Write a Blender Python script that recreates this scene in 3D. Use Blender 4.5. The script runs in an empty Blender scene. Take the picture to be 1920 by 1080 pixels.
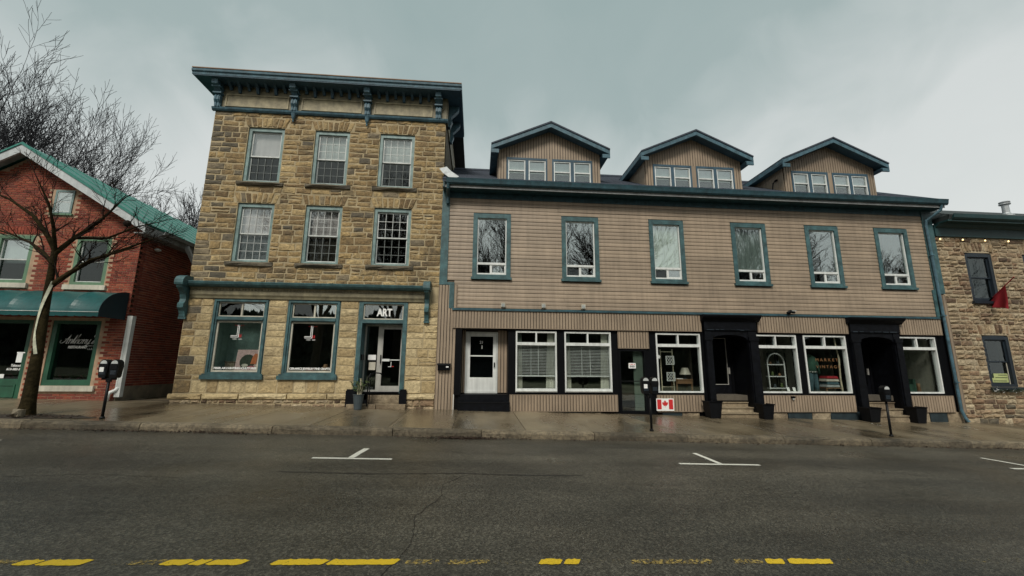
import bpy, math, random
from mathutils import Vector, Matrix, noise

sc = bpy.context.scene
col = sc.collection
R = random.Random(11)
rad = math.radians

# ------------------------------------------------------------------ camera
CAM = Vector((0.0, -14.2, 1.6))
PITCH, YAW, ROLL, FPX = 0.18774671, 0.08217601, 0.00785474, 790.0
cam_d = bpy.data.cameras.new('camera')
cam = bpy.data.objects.new('camera', cam_d)
col.objects.link(cam)
fwd = Vector((math.sin(YAW) * math.cos(PITCH), math.cos(YAW) * math.cos(PITCH), math.sin(PITCH)))
rt0 = Vector((math.cos(YAW), -math.sin(YAW), 0))
up0 = rt0.cross(fwd)
rt = math.cos(ROLL) * rt0 + math.sin(ROLL) * up0
up = -math.sin(ROLL) * rt0 + math.cos(ROLL) * up0
cam.matrix_world = Matrix(((rt.x, up.x, -fwd.x, CAM.x), (rt.y, up.y, -fwd.y, CAM.y), (rt.z, up.z, -fwd.z, CAM.z), (0, 0, 0, 1)))
cam_d.sensor_width = 36.0
cam_d.lens = FPX / 1920.0 * 36.0
cam_d.clip_start = 0.05
cam_d.clip_end = 2000
sc.camera = cam

# ------------------------------------------------------------------ overcast sky
SUN_EL, SUN_AZ = rad(47), rad(197)      # azimuth clockwise from +Y (behind the camera, a little to the left)
world = bpy.data.worlds.new('World')
sc.world = world
world.use_nodes = True
nt = world.node_tree
nt.nodes.clear()
def N(nt, t, **k):
    n = nt.nodes.new(t)
    for a, b in k.items():
        setattr(n, a, b)
    return n
wo = N(nt, 'ShaderNodeOutputWorld')
bg = N(nt, 'ShaderNodeBackground')
bg.inputs['Strength'].default_value = 0.1
sky = N(nt, 'ShaderNodeTexSky', sky_type='NISHITA')
sky.sun_disc = False
sky.sun_elevation = SUN_EL
sky.sun_rotation = SUN_AZ
sky.air_density = 2.0
sky.dust_density = 4.0
tc = N(nt, 'ShaderNodeTexCoord')
sep = N(nt, 'ShaderNodeSeparateXYZ')
nt.links.new(tc.outputs['Generated'], sep.inputs[0])
ns = N(nt, 'ShaderNodeTexNoise')
ns.inputs['Scale'].default_value = 1.9
ns.inputs['Detail'].default_value = 4.0
ns.inputs['Roughness'].default_value = 0.5
ns.inputs['Distortion'].default_value = 0.35
nt.links.new(tc.outputs['Generated'], ns.inputs['Vector'])
rmp = N(nt, 'ShaderNodeValToRGB')          # cloud tone from the horizon up to the zenith
rmp.color_ramp.elements[0].position = 0.0
rmp.color_ramp.elements[0].color = (0.66, 0.695, 0.69, 1)
rmp.color_ramp.elements[1].position = 1.0
rmp.color_ramp.elements[1].color = (0.235, 0.33, 0.325, 1)
e = rmp.color_ramp.elements.new(0.38)
e.color = (0.57, 0.615, 0.61, 1)
e = rmp.color_ramp.elements.new(0.62)
e.color = (0.32, 0.40, 0.395, 1)
ad = N(nt, 'ShaderNodeMath', operation='MULTIPLY_ADD')
ad.inputs[1].default_value = 0.36
nt.links.new(ns.outputs['Fac'], ad.inputs[0])
sb = N(nt, 'ShaderNodeMath', operation='SUBTRACT')
sb.inputs[1].default_value = 0.33
nt.links.new(sep.outputs['Z'], sb.inputs[0])
ns2 = N(nt, 'ShaderNodeTexNoise')
ns2.inputs['Scale'].default_value = 5.5
ns2.inputs['Detail'].default_value = 6.0
ns2.inputs['Distortion'].default_value = 0.6
nt.links.new(tc.outputs['Generated'], ns2.inputs['Vector'])
ad2 = N(nt, 'ShaderNodeMath', operation='MULTIPLY_ADD')
ad2.inputs[1].default_value = 0.30
nt.links.new(ns2.outputs['Fac'], ad2.inputs[0])
nt.links.new(sb.outputs[0], ad2.inputs[2])
nt.links.new(ad2.outputs[0], ad.inputs[2])
nt.links.new(ad.outputs[0], rmp.inputs['Fac'])
mul = N(nt, 'ShaderNodeMix', data_type='RGBA', blend_type='MULTIPLY')
mul.inputs['Factor'].default_value = 1.0
nt.links.new(rmp.outputs['Color'], mul.inputs['A'])
mul.inputs['B'].default_value = (6.3, 6.12, 6.05, 1)
mx = N(nt, 'ShaderNodeMix', data_type='RGBA')
mx.inputs['Factor'].default_value = 0.94
nt.links.new(sky.outputs['Color'], mx.inputs['A'])
nt.links.new(mul.outputs['Result'], mx.inputs['B'])
nt.links.new(mx.outputs['Result'], bg.inputs['Color'])
nt.links.new(bg.outputs[0], wo.inputs[0])

sun_d = bpy.data.lights.new('sun', 'SUN')
sun_d.energy = 1.5
sun_d.angle = rad(18)
sun_d.color = (1.0, 0.95, 0.86)
sun = bpy.data.objects.new('sun', sun_d)
sdir = Vector((math.sin(SUN_AZ) * math.cos(SUN_EL), math.cos(SUN_AZ) * math.cos(SUN_EL), math.sin(SUN_EL)))
sun.rotation_euler = sdir.to_track_quat('Z', 'Y').to_euler()
sun.location = (0, -30, 40)
col.objects.link(sun)
vs = sc.view_settings
vs.view_transform = 'Standard'
vs.look = 'None'
vs.exposure = 0.88
vs.gamma = 1.0
vs.use_curve_mapping = False

# ------------------------------------------------------------------ materials
MATS = {}
def new_mat(name):
    m = bpy.data.materials.new(name)
    m.use_nodes = True
    t = m.node_tree
    t.nodes.clear()
    o = N(t, 'ShaderNodeOutputMaterial')
    return m, t, o
def posn(t, stretch=(1, 1, 1)):
    g = N(t, 'ShaderNodeNewGeometry')
    mp = N(t, 'ShaderNodeMapping')
    mp.inputs['Scale'].default_value = stretch
    t.links.new(g.outputs['Position'], mp.inputs['Vector'])
    return mp.outputs[0]
def noise_n(t, vec, scale, detail=4, rough=0.55):
    n = N(t, 'ShaderNodeTexNoise')
    n.inputs['Scale'].default_value = scale
    n.inputs['Detail'].default_value = detail
    n.inputs['Roughness'].default_value = rough
    t.links.new(vec, n.inputs['Vector'])
    return n.outputs['Fac']
def ramp(t, fac, stops):
    r = N(t, 'ShaderNodeValToRGB')
    els = r.color_ramp.elements
    for i, (p, c) in enumerate(stops):
        c4 = (c[0], c[1], c[2], 1) if hasattr(c, '__len__') else (c, c, c, 1)
        if i < 2:
            els[i].position = p
            els[i].color = c4
        else:
            x = els.new(p)
            x.color = c4
    t.links.new(fac, r.inputs['Fac'])
    return r.outputs['Color']
def mixc(t, a, b, fac, mode='MIX'):
    m = N(t, 'ShaderNodeMix', data_type='RGBA', blend_type=mode)
    for s, v in (('A', a), ('B', b)):
        if hasattr(v, 'links') or hasattr(v, 'is_linked'):
            t.links.new(v, m.inputs[s])
        else:
            m.inputs[s].default_value = (v[0], v[1], v[2], 1)
    if isinstance(fac, (int, float)):
        m.inputs['Factor'].default_value = fac
    else:
        t.links.new(fac, m.inputs['Factor'])
    return m.outputs['Result']
def bump_n(t, h, dist, strength=1.0):
    b = N(t, 'ShaderNodeBump')
    b.inputs['Strength'].default_value = strength
    b.inputs['Distance'].default_value = dist
    t.links.new(h, b.inputs['Height'])
    return b.outputs[0]
def princ(t, o, color, rough=0.7, bump=None, metal=0.0, spec=0.5):
    p = N(t, 'ShaderNodeBsdfPrincipled')
    for k, v in (('Base Color', color), ('Roughness', rough)):
        if hasattr(v, 'is_linked'):
            t.links.new(v, p.inputs[k])
        else:
            p.inputs[k].default_value = (v[0], v[1], v[2], 1) if k == 'Base Color' else v
    p.inputs['Metallic'].default_value = metal
    p.inputs['Specular IOR Level'].default_value = spec
    if bump is not None:
        t.links.new(bump, p.inputs['Normal'])
    t.links.new(p.outputs[0], o.inputs[0])
    return p
def paint(name, c, rough=0.5, var=0.25, scale=2.5, bump=0.0015, bscale=40, metal=0.0, streak=True, spec=0.5, objrand=0.0, chips=None):
    """painted / plain surface with broad tone variation, vertical streaks and fine relief"""
    m, t, o = new_mat(name)
    v = posn(t)
    lo = tuple(x * (1 - var) for x in c)
    hi = tuple(min(1, x * (1 + var * 0.6)) for x in c)
    cc = ramp(t, noise_n(t, v, scale, 6, 0.6), [(0.3, lo), (0.7, hi)])
    if streak:
        v2 = posn(t, (7, 7, 0.5))
        cc = mixc(t, cc, ramp(t, noise_n(t, v2, 1.3, 4), [(0.35, 0.78), (0.62, 1.0)]), 0.8, 'MULTIPLY')
    if chips:
        ch = ramp(t, noise_n(t, v, 14, 8, 0.8), [(0.60, 0.0), (0.66, 0.75)])
        cc = mixc(t, cc, chips, ch)
        cc = mixc(t, cc, ramp(t, noise_n(t, v, 6, 6, 0.7), [(0.3, 0.6), (0.6, 1.08)]), 1.0, 'MULTIPLY')
    if objrand:
        oi = N(t, 'ShaderNodeObjectInfo')
        cc = mixc(t, cc, ramp(t, oi.outputs['Random'], [(0.0, 1 - objrand), (1.0, 1 + objrand * 0.4)]), 1.0, 'MULTIPLY')
    b = bump_n(t, noise_n(t, v, bscale, 3), bump) if bump else None
    princ(t, o, cc, rough, b, metal, spec)
    MATS[name] = m
    return m
def pieces(name, stops, stain, stain_amt, bscale=18, bump=0.02, rough=0.9, fine=(0.62, 1.22)):
    """masonry: tone picked per piece by its 'rnd' value, plus grain, stains and rock relief"""
    m, t, o = new_mat(name)
    v = posn(t)
    a = N(t, 'ShaderNodeAttribute', attribute_name='rnd')
    cc = ramp(t, a.outputs['Fac'], stops)
    cc = mixc(t, cc, ramp(t, noise_n(t, v, 9, 8, 0.7), [(0.3, fine[0]), (0.7, fine[1])]), 1.0, 'MULTIPLY')
    st = ramp(t, noise_n(t, v, 0.8, 8, 0.7), [(0.47, 0.0), (0.64, stain_amt)])
    cc = mixc(t, cc, stain, st)
    pit = ramp(t, noise_n(t, v, 17, 5, 0.75), [(0.34, 0.35), (0.45, 1.0)])
    cc = mixc(t, cc, pit, 0.8, 'MULTIPLY')
    h = noise_n(t, v, bscale, 8, 0.65)
    princ(t, o, cc, rough, bump_n(t, h, bump))
    MATS[name] = m
    return m
def glass(name, f0=0.12, tint=(0.9, 0.95, 0.93), wav=0.0002):
    m, t, o = new_mat(name)
    lw = N(t, 'ShaderNodeLayerWeight')
    lw.inputs['Blend'].default_value = 0.5
    p5 = N(t, 'ShaderNodeMath', operation='POWER')
    p5.inputs[1].default_value = 4.0
    t.links.new(lw.outputs['Facing'], p5.inputs[0])
    ma = N(t, 'ShaderNodeMath', operation='MULTIPLY_ADD')
    ma.inputs[1].default_value = 1 - f0
    ma.inputs[2].default_value = f0
    t.links.new(p5.outputs[0], ma.inputs[0])
    tr = N(t, 'ShaderNodeBsdfTransparent')
    tr.inputs[0].default_value = (*tint, 1)
    gl = N(t, 'ShaderNodeBsdfGlossy')
    gl.inputs['Roughness'].default_value = 0.01
    gl.inputs['Color'].default_value = (0.95, 1.0, 1.0, 1)
    b = bump_n(t, noise_n(t, posn(t), 1.6, 2), wav * 10, 0.5)
    t.links.new(b, gl.inputs['Normal'])
    ms = N(t, 'ShaderNodeMixShader')
    t.links.new(ma.outputs[0], ms.inputs[0])
    t.links.new(tr.outputs[0], ms.inputs[1])
    t.links.new(gl.outputs[0], ms.inputs[2])
    t.links.new(ms.outputs[0], o.inputs[0])
    MATS[name] = m
    return m

pieces('limestone', [(0.0, (0.14, 0.092, 0.045)), (0.2, (0.29, 0.197, 0.088)), (0.45, (0.42, 0.295, 0.135)), (0.7, (0.25, 0.165, 0.077)), (1.0, (0.52, 0.385, 0.19))], (0.085, 0.068, 0.046), 0.8, bscale=12, bump=0.035, fine=(0.5, 1.32))
pieces('dressed_limestone', [(0.0, (0.38, 0.28, 0.145)), (0.3, (0.50, 0.38, 0.20)), (0.6, (0.57, 0.445, 0.245)), (1.0, (0.62, 0.50, 0.295))], (0.22, 0.165, 0.09), 0.65, bscale=9, bump=0.045)
pieces('weathered_limestone', [(0.0, (0.10, 0.085, 0.06)), (0.5, (0.165, 0.135, 0.09)), (1.0, (0.24, 0.19, 0.12))], (0.06, 0.055, 0.045), 0.8)
pieces('fieldstone', [(0.0, (0.085, 0.055, 0.035)), (0.2, (0.27, 0.17, 0.10)), (0.45, (0.43, 0.33, 0.21)), (0.7, (0.33, 0.24, 0.14)), (1.0, (0.52, 0.43, 0.29))], (0.12, 0.085, 0.06), 0.6, bscale=16, bump=0.04, fine=(0.5, 1.3))
pieces('red_brick', [(0.0, (0.13, 0.026, 0.016)), (0.35, (0.215, 0.040, 0.024)), (0.7, (0.285, 0.060, 0.030)), (1.0, (0.34, 0.10, 0.052))], (0.13, 0.04, 0.03), 0.55, bscale=40, bump=0.006)
pieces('step_stone', [(0.0, (0.22, 0.165, 0.10)), (1.0, (0.38, 0.31, 0.21))], (0.10, 0.07, 0.045), 0.85)
paint('mortar', (0.43, 0.345, 0.21), 0.95, 0.35, 2.0, 0.01, 30)
paint('fieldstone_mortar', (0.42, 0.34, 0.23), 0.95, 0.35, 2.0, 0.01, 30)
paint('brick_mortar', (0.44, 0.30, 0.20), 0.95, 0.35, 2.5, 0.005, 60)
paint('teal_paint', (0.050, 0.120, 0.130), 0.55, 0.4, 3.5, chips=(0.19, 0.22, 0.20))
paint('pale_teal_paint', (0.20, 0.30, 0.29), 0.5, 0.3, chips=(0.36, 0.38, 0.34))
paint('dark_teal_paint', (0.022, 0.072, 0.092), 0.5, 0.4, 3.5, chips=(0.09, 0.13, 0.14))
paint('blue_teal_paint', (0.064, 0.142, 0.185), 0.55, 0.4, 3.5, chips=(0.2, 0.24, 0.24))
paint('dark_blue_paint', (0.04, 0.09, 0.13), 0.6, 0.3)  # darker blue for soffits, modillions and dormer window frames
paint('cream_paint', (0.31, 0.265, 0.16), 0.6, 0.45, 5)
paint('dark_cream_paint', (0.20, 0.175, 0.105), 0.6, 0.4, 5)  # darker cream for the frieze field, shop fascia and dentils
paint('beige_siding', (0.335, 0.256, 0.182), 0.55, 0.2, 0.9, 0.001, 30, objrand=0.16)
paint('beige_groove', (0.05, 0.037, 0.026), 0.8, 0.3)
paint('clapboard_gap', (0.11, 0.08, 0.055), 0.8, 0.3)
paint('black_paint', (0.003, 0.0034, 0.0046), 0.5, 0.3, spec=0.12)
paint('black_wood', (0.0035, 0.0042, 0.0065), 0.55, 0.5, 6, 0.004, 14, spec=0.14, chips=(0.022, 0.024, 0.028))
paint('white_vinyl', (0.72, 0.74, 0.72), 0.4, 0.12)
paint('white_frame', (0.58, 0.60, 0.58), 0.45, 0.2)
paint('off_white', (0.55, 0.52, 0.43), 0.5, 0.25)
paint('grey_soffit', (0.30, 0.31, 0.31), 0.55, 0.3)
paint('fascia_white', (0.50, 0.53, 0.54), 0.5, 0.2)
paint('green_metal', (0.022, 0.19, 0.15), 0.4, 0.2, 1.0, 0)
paint('green_frame', (0.115, 0.215, 0.13), 0.5, 0.25)
paint('shop_green', (0.022, 0.10, 0.055), 0.45, 0.3)
paint('awning_cloth', (0.004, 0.078, 0.078), 0.42, 0.22, 2, 0.002, 60)
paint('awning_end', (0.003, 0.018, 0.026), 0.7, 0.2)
paint('concrete_base', (0.22, 0.185, 0.13), 0.9, 0.4, 3, 0.01)
paint('shingle', (0.05, 0.062, 0.085), 0.8, 0.35, 7, 0.006, 60, streak=False)
paint('slate_paint', (0.022, 0.036, 0.042), 0.7, 0.4, 5, spec=0.3)
paint('dark_roof', (0.028, 0.036, 0.036), 0.8, 0.3)
paint('dark_green_trim', (0.011, 0.048, 0.05), 0.5, 0.3)
paint('dark_blue_frame', (0.013, 0.022, 0.032), 0.5, 0.3)
paint('interior', (0.10, 0.085, 0.065), 0.9, 0.3, 1)
paint('interior_pale', (0.42, 0.41, 0.34), 0.9, 0.2, 1)
paint('interior_teal', (0.32, 0.46, 0.42), 0.9, 0.2, 1)
paint('shade_lilac', (0.42, 0.38, 0.385), 0.9, 0.1, 3)
paint('shade_grey', (0.34, 0.37, 0.365), 0.9, 0.1, 3)
paint('shade_brown', (0.10, 0.07, 0.05), 0.9, 0.2, 3)
paint('sage_cloth', (0.11, 0.15, 0.12), 0.9, 0.2, 2)
paint('curtain', (0.68, 0.68, 0.60), 0.9, 0.15, 3)
paint('muntin_grey', (0.20, 0.22, 0.21), 0.6, 0.2)
paint('aluminium', (0.52, 0.51, 0.47), 0.4, 0.2, metal=0.3)
paint('galvanised', (0.45, 0.47, 0.48), 0.45, 0.2, metal=0.6)
paint('meter_black', (0.005, 0.0055, 0.0065), 0.45, 0.4, 12, spec=0.2)
paint('meter_dome', (0.55, 0.57, 0.56), 0.25, 0.2)
paint('white_print', (0.82, 0.82, 0.80), 0.6, 0.05, streak=False)
paint('red_print', (0.55, 0.018, 0.02), 0.6, 0.08, streak=False)
paint('gold_print', (0.24, 0.12, 0.045), 0.5, 0.2, streak=False)
paint('red_cloth', (0.33, 0.012, 0.022), 0.8, 0.2)
paint('yellow_print', (0.42, 0.47, 0.20), 0.6, 0.1, streak=False)
paint('wood', (0.22, 0.12, 0.055), 0.6, 0.35)
paint('birch_wood', (0.62, 0.56, 0.40), 0.7, 0.35, 9)
paint('bark', (0.062, 0.050, 0.030), 0.95, 0.5, 5, 0.012, 26)
paint('mossy_bark', (0.030, 0.023, 0.010), 0.95, 0.6, 6, 0.03, 16, spec=0.08)
paint('twig', (0.026, 0.019, 0.015), 0.95, 0.3, 3, 0, spec=0.1)
paint('far_twig', (0.045, 0.045, 0.050), 0.95, 0.2, 3, 0, spec=0.1)
paint('ribbon', (0.56, 0.56, 0.42), 0.7, 0.3, 9)
paint('soil', (0.035, 0.026, 0.017), 0.95, 0.4, 6, 0.02, 30)
paint('litter', (0.045, 0.025, 0.014), 0.9, 0.5, 20)
paint('leaf_green', (0.075, 0.11, 0.025), 0.6, 0.4, 12)
paint('leaf_dark', (0.018, 0.032, 0.016), 0.7, 0.4, 6, streak=False)
paint('flower_pink', (0.42, 0.12, 0.15), 0.7, 0.3, 12)
paint('pot_grey', (0.055, 0.075, 0.085), 0.6, 0.3)
paint('pot_black', (0.006, 0.0065, 0.008), 0.5, 0.3, spec=0.15)
paint('clay_orange', (0.52, 0.14, 0.035), 0.5, 0.3, 6)
paint('canvas_pink', (0.62, 0.44, 0.42), 0.8, 0.35, 6)
paint('denim', (0.06, 0.12, 0.14), 0.9, 0.3, 9)
paint('sweater_green', (0.03, 0.09, 0.06), 0.9, 0.3, 9)
paint('park_grass', (0.07, 0.075, 0.03), 0.95, 0.4, 1.5, 0.02, 12, streak=False)
paint('earth', (0.07, 0.06, 0.04), 0.95, 0.4, 1.5, 0.02, 12, streak=False)
paint('dusk_brick', (0.14, 0.05, 0.035), 0.9, 0.3, 3)
glass('glass', 0.13, (0.96, 0.98, 0.97))
glass('upper_glass', 0.26)
glass('dark_glass', 0.045, (0.65, 0.7, 0.7))
def bulb_mat():
    m, t, o = new_mat('lit_bulb')
    em = N(t, 'ShaderNodeEmission')
    em.inputs[0].default_value = (1.0, 0.72, 0.32, 1)
    em.inputs[1].default_value = 1.6
    t.links.new(em.outputs[0], o.inputs[0])
    MATS['lit_bulb'] = m
    m, t, o = new_mat('reflection_glow')  # emission that stands for an orange reflection, not a real lamp
    em = N(t, 'ShaderNodeEmission')
    em.inputs[0].default_value = (1.0, 0.33, 0.06, 1)
    em.inputs[1].default_value = 0.9
    t.links.new(em.outputs[0], o.inputs[0])
    MATS['reflection_glow'] = m
bulb_mat()
def asphalt_mat():
    m, t, o = new_mat('asphalt')
    v = posn(t)
    c = ramp(t, noise_n(t, v, 0.35, 6, 0.6), [(0.32, (0.056, 0.050, 0.038)), (0.68, (0.110, 0.098, 0.075))])
    agg = N(t, 'ShaderNodeTexVoronoi')
    agg.inputs['Scale'].default_value = 55
    t.links.new(v, agg.inputs['Vector'])
    sp = ramp(t, agg.outputs['Color'], [(0.22, 0.5), (0.6, 1.0), (0.95, 2.1)])
    c = mixc(t, c, sp, 1.0, 'MULTIPLY')
    v2 = posn(t, (0.12, 1.0, 1.0))                       # tracks worn by wheels run along the street
    c = mixc(t, c, ramp(t, noise_n(t, v2, 1.1, 4), [(0.36, 0.62), (0.64, 1.12)]), 1.0, 'MULTIPLY')
    cr = N(t, 'ShaderNodeTexVoronoi', feature='DISTANCE_TO_EDGE')     # sparse cracks
    cr.inputs['Scale'].default_value = 0.22
    wv = N(t, 'ShaderNodeVectorMath', operation='ADD')
    nz = N(t, 'ShaderNodeTexNoise')
    nz.inputs['Scale'].default_value = 1.6
    nz.inputs['Detail'].default_value = 5
    t.links.new(v, nz.inputs['Vector'])
    t.links.new(v, wv.inputs[0])
    t.links.new(nz.outputs['Color'], wv.inputs[1])
    t.links.new(wv.outputs[0], cr.inputs['Vector'])
    ck = ramp(t, cr.outputs['Distance'], [(0.0, 0.25), (0.010, 1.0)])
    c = mixc(t, c, ck, 0.25, 'MULTIPLY')
    rg = ramp(t, noise_n(t, v, 0.5, 5), [(0.32, 0.24), (0.66, 0.55)])
    h = N(t, 'ShaderNodeMath', operation='ADD')
    t.links.new(agg.outputs['Distance'], h.inputs[0])
    t.links.new(noise_n(t, v, 120, 2), h.inputs[1])
    princ(t, o, c, rg, bump_n(t, h.outputs[0], 0.006), spec=0.45)
    MATS['asphalt'] = m
asphalt_mat()
def concrete_mat(name, lo, hi, r0, r1, pit=0.0, bump=0.004):
    m, t, o = new_mat(name)
    v = posn(t)
    a = N(t, 'ShaderNodeAttribute', attribute_name='rnd')
    c = ramp(t, noise_n(t, v, 0.8, 7, 0.65), [(0.28, lo), (0.72, hi)])
    c = mixc(t, c, ramp(t, a.outputs['Fac'], [(0.0, 0.72), (1.0, 1.18)]), 1.0, 'MULTIPLY')
    v2 = posn(t, (1.0, 0.35, 1.0))
    wet = noise_n(t, v2, 0.9, 5, 0.6)
    c = mixc(t, c, ramp(t, wet, [(0.40, 0.62), (0.62, 1.1)]), 1.0, 'MULTIPLY')
    c = mixc(t, c, ramp(t, noise_n(t, v, 14 if pit else 45, 6, 0.75), [(0.34, 0.35 if pit else 0.8), (0.6, 1.2 if pit else 1.1)]), 1.0, 'MULTIPLY')
    rg = ramp(t, wet, [(0.40, r0), (0.62, r1)])
    princ(t, o, c, rg, bump_n(t, noise_n(t, v, 34, 6, 0.7), bump), spec=0.5)
    MATS[name] = m
concrete_mat('wet_concrete', (0.125, 0.098, 0.062), (0.205, 0.165, 0.108), 0.13, 0.46)
concrete_mat('kerb_concrete', (0.115, 0.092, 0.058), (0.26, 0.21, 0.14), 0.6, 0.85, 1.0, 0.035)
def worn_paint(name, c, keep):
    """road paint whose worn patches let the asphalt show through"""
    m, t, o = new_mat(name)
    v = posn(t)
    p = N(t, 'ShaderNodeBsdfPrincipled')
    p.inputs['Base Color'].default_value = (*c, 1)
    p.inputs['Roughness'].default_value = 0.6
    t.links.new(bump_n(t, noise_n(t, v, 90, 2), 0.004), p.inputs['Normal'])
    tr = N(t, 'ShaderNodeBsdfTransparent')
    k = ramp(t, noise_n(t, v, 38, 5, 0.75), [(keep - 0.03, 0.0), (keep + 0.03, 1.0)])
    ms = N(t, 'ShaderNodeMixShader')
    t.links.new(k, ms.inputs[0])
    t.links.new(tr.outputs[0], ms.inputs[1])
    t.links.new(p.outputs[0], ms.inputs[2])
    t.links.new(ms.outputs[0], o.inputs[0])
    MATS[name] = m
worn_paint('yellow_road_paint', (0.90, 0.58, 0.02), 0.35)
worn_paint('faded_yellow_paint', (0.52, 0.36, 0.10), 0.53)
worn_paint('ghost_yellow_paint', (0.36, 0.27, 0.11), 0.63)
worn_paint('white_road_paint', (0.72, 0.70, 0.62), 0.36)

# ------------------------------------------------------------------ mesh helpers
class MB:
    def __init__(s):
        s.v, s.f, s.r = [], [], []
        s.cur = 0.5
    def face(s, pts):
        n = len(s.v)
        s.v.extend([tuple(p) for p in pts])
        s.f.append(tuple(range(n, n + len(pts))))
        s.r.append(s.cur)
    def box(s, x0, x1, y0, y1, z0, z1):
        n = len(s.v)
        s.v += [(x0, y0, z0), (x1, y0, z0), (x1, y1, z0), (x0, y1, z0), (x0, y0, z1), (x1, y0, z1), (x1, y1, z1), (x0, y1, z1)]
        for q in ((0, 1, 5, 4), (1, 2, 6, 5), (2, 3, 7, 6), (3, 0, 4, 7), (4, 5, 6, 7), (3, 2, 1, 0)):
            s.f.append(tuple(n + i for i in q))
            s.r.append(s.cur)
        return s
    def prism(s, a, b):
        """two matching rings of points -> closed solid"""
        n, k = len(s.v), len(a)
        s.v += [tuple(p) for p in a] + [tuple(p) for p in b]
        s.f.append(tuple(n + i for i in range(k)))
        s.f.append(tuple(n + k + i for i in reversed(range(k))))
        for i in range(k):
            j = (i + 1) % k
            s.f.append((n + i, n + k + i, n + k + j, n + j))
        s.r += [s.cur] * (k + 2)
        return s
    def xz(s, poly, y0, y1):
        return s.prism([(x, y0, z) for x, z in poly], [(x, y1, z) for x, z in poly])
    def yz(s, poly, x0, x1):
        return s.prism([(x0, y, z) for y, z in poly], [(x1, y, z) for y, z in poly])
    def xy(s, poly, z0, z1):
        return s.prism([(x, y, z0) for x, y in poly], [(x, y, z1) for x, y in poly])
    def frame(s, x0, x1, z0, z1, w, y0, y1, wt=None, wb=None):
        wt = w if wt is None else wt
        wb = w if wb is None else wb
        s.box(x0, x0 + w, y0, y1, z0, z1)
        s.box(x1 - w, x1, y0, y1, z0, z1)
        s.box(x0 + w, x1 - w, y0, y1, z1 - wt, z1)
        s.box(x0 + w, x1 - w, y0, y1, z0, z0 + wb)
        return s
    def tube(s, pts, rads, n=6, cap=True):
        pts = [Vector(p) for p in pts]
        base = len(s.v)
        d = (pts[1] - pts[0]).normalized()
        u = d.orthogonal().normalized()
        for i, p in enumerate(pts):
            if i < len(pts) - 1:
                d2 = (pts[i + 1] - pts[i])
                if i > 0:
                    d2 = d2.normalized() + (pts[i] - pts[i - 1]).normalized()
                if d2.length > 1e-9:
                    d = d2.normalized()
            else:
                d = (pts[i] - pts[i - 1]).normalized()
            u = (u - d * u.dot(d))
            u = u.normalized() if u.length > 1e-6 else d.orthogonal().normalized()
            w = d.cross(u)
            r = rads[i] if hasattr(rads, '__len__') else rads
            for k in range(n):
                a = 2 * math.pi * k / n
                s.v.append(tuple(p + (u * math.cos(a) + w * math.sin(a)) * r))
        for i in range(len(pts) - 1):
            for k in range(n):
                j = (k + 1) % n
                s.f.append((base + i * n + k, base + i * n + j, base + (i + 1) * n + j, base + (i + 1) * n + k))
                s.r.append(s.cur)
        if cap:
            s.f.append(tuple(base + k for k in reversed(range(n))))
            s.f.append(tuple(base + (len(pts) - 1) * n + k for k in range(n)))
            s.r += [s.cur] * 2
        return s
    def lathe(s, prof, c=(0, 0, 0), n=12):
        b = len(s.v)
        for r, z in prof:
            for k in range(n):
                a = 2 * math.pi * k / n
                s.v.append((c[0] + r * math.cos(a), c[1] + r * math.sin(a), c[2] + z))
        for i in range(len(prof) - 1):
            for k in range(n):
                j = (k + 1) % n
                s.f.append((b + i * n + k, b + i * n + j, b + (i + 1) * n + j, b + (i + 1) * n + k))
                s.r.append(s.cur)
        s.f.append(tuple(b + k for k in reversed(range(n))))
        s.f.append(tuple(b + (len(prof) - 1) * n + k for k in range(n)))
        s.r += [s.cur] * 2
        return s
    def mesh(s, name, org=(0, 0, 0)):
        me = bpy.data.meshes.new(name)
        ox, oy, oz = org
        me.from_pydata([(x - ox, y - oy, z - oz) for x, y, z in s.v], [], s.f)
        at = me.attributes.new('rnd', 'FLOAT', 'FACE')
        at.data.foreach_set('value', s.r)
        return me

def put(name, me, m, parent=None, kind=None, label=None, smooth=False, loc=None):
    if m is not None and not me.materials:
        me.materials.append(MATS[m] if isinstance(m, str) else m)
    if smooth:
        for p in me.polygons:
            p.use_smooth = True
    o = bpy.data.objects.new(name, me)
    col.objects.link(o)
    if parent is not None:
        o.parent = parent
    if loc is not None:
        o.location = loc
    if kind:
        o['kind'] = kind
    if label:
        o['label'] = label
    return o
class Thing:
    """an Empty at a thing's base; add() takes world coordinates"""
    def __init__(s, name, label, cat, loc, group=None):
        s.org = tuple(loc)
        s.root = bpy.data.objects.new(name, None)
        s.root.empty_display_size = 0.3
        col.objects.link(s.root)
        s.root.location = loc
        s.root['label'] = label
        s.root['category'] = cat
        if group:
            s.root['group'] = group
    def add(s, name, mb, m, parent=None, kind=None, label=None, smooth=False):
        return put(name, mb.mesh(name, s.org), m, parent or s.root, kind, label, smooth)
def solo(name, mb, m, label, cat, loc, group=None, smooth=False):
    o = put(name, mb.mesh(name, loc), m, None, None, label, smooth, loc)
    o['category'] = cat
    if group:
        o['group'] = group
    return o
def struct(name, mb, m, parent=None, kind='structure'):
    return put(name, mb.mesh(name), m, parent, kind if parent is None else None)

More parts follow.
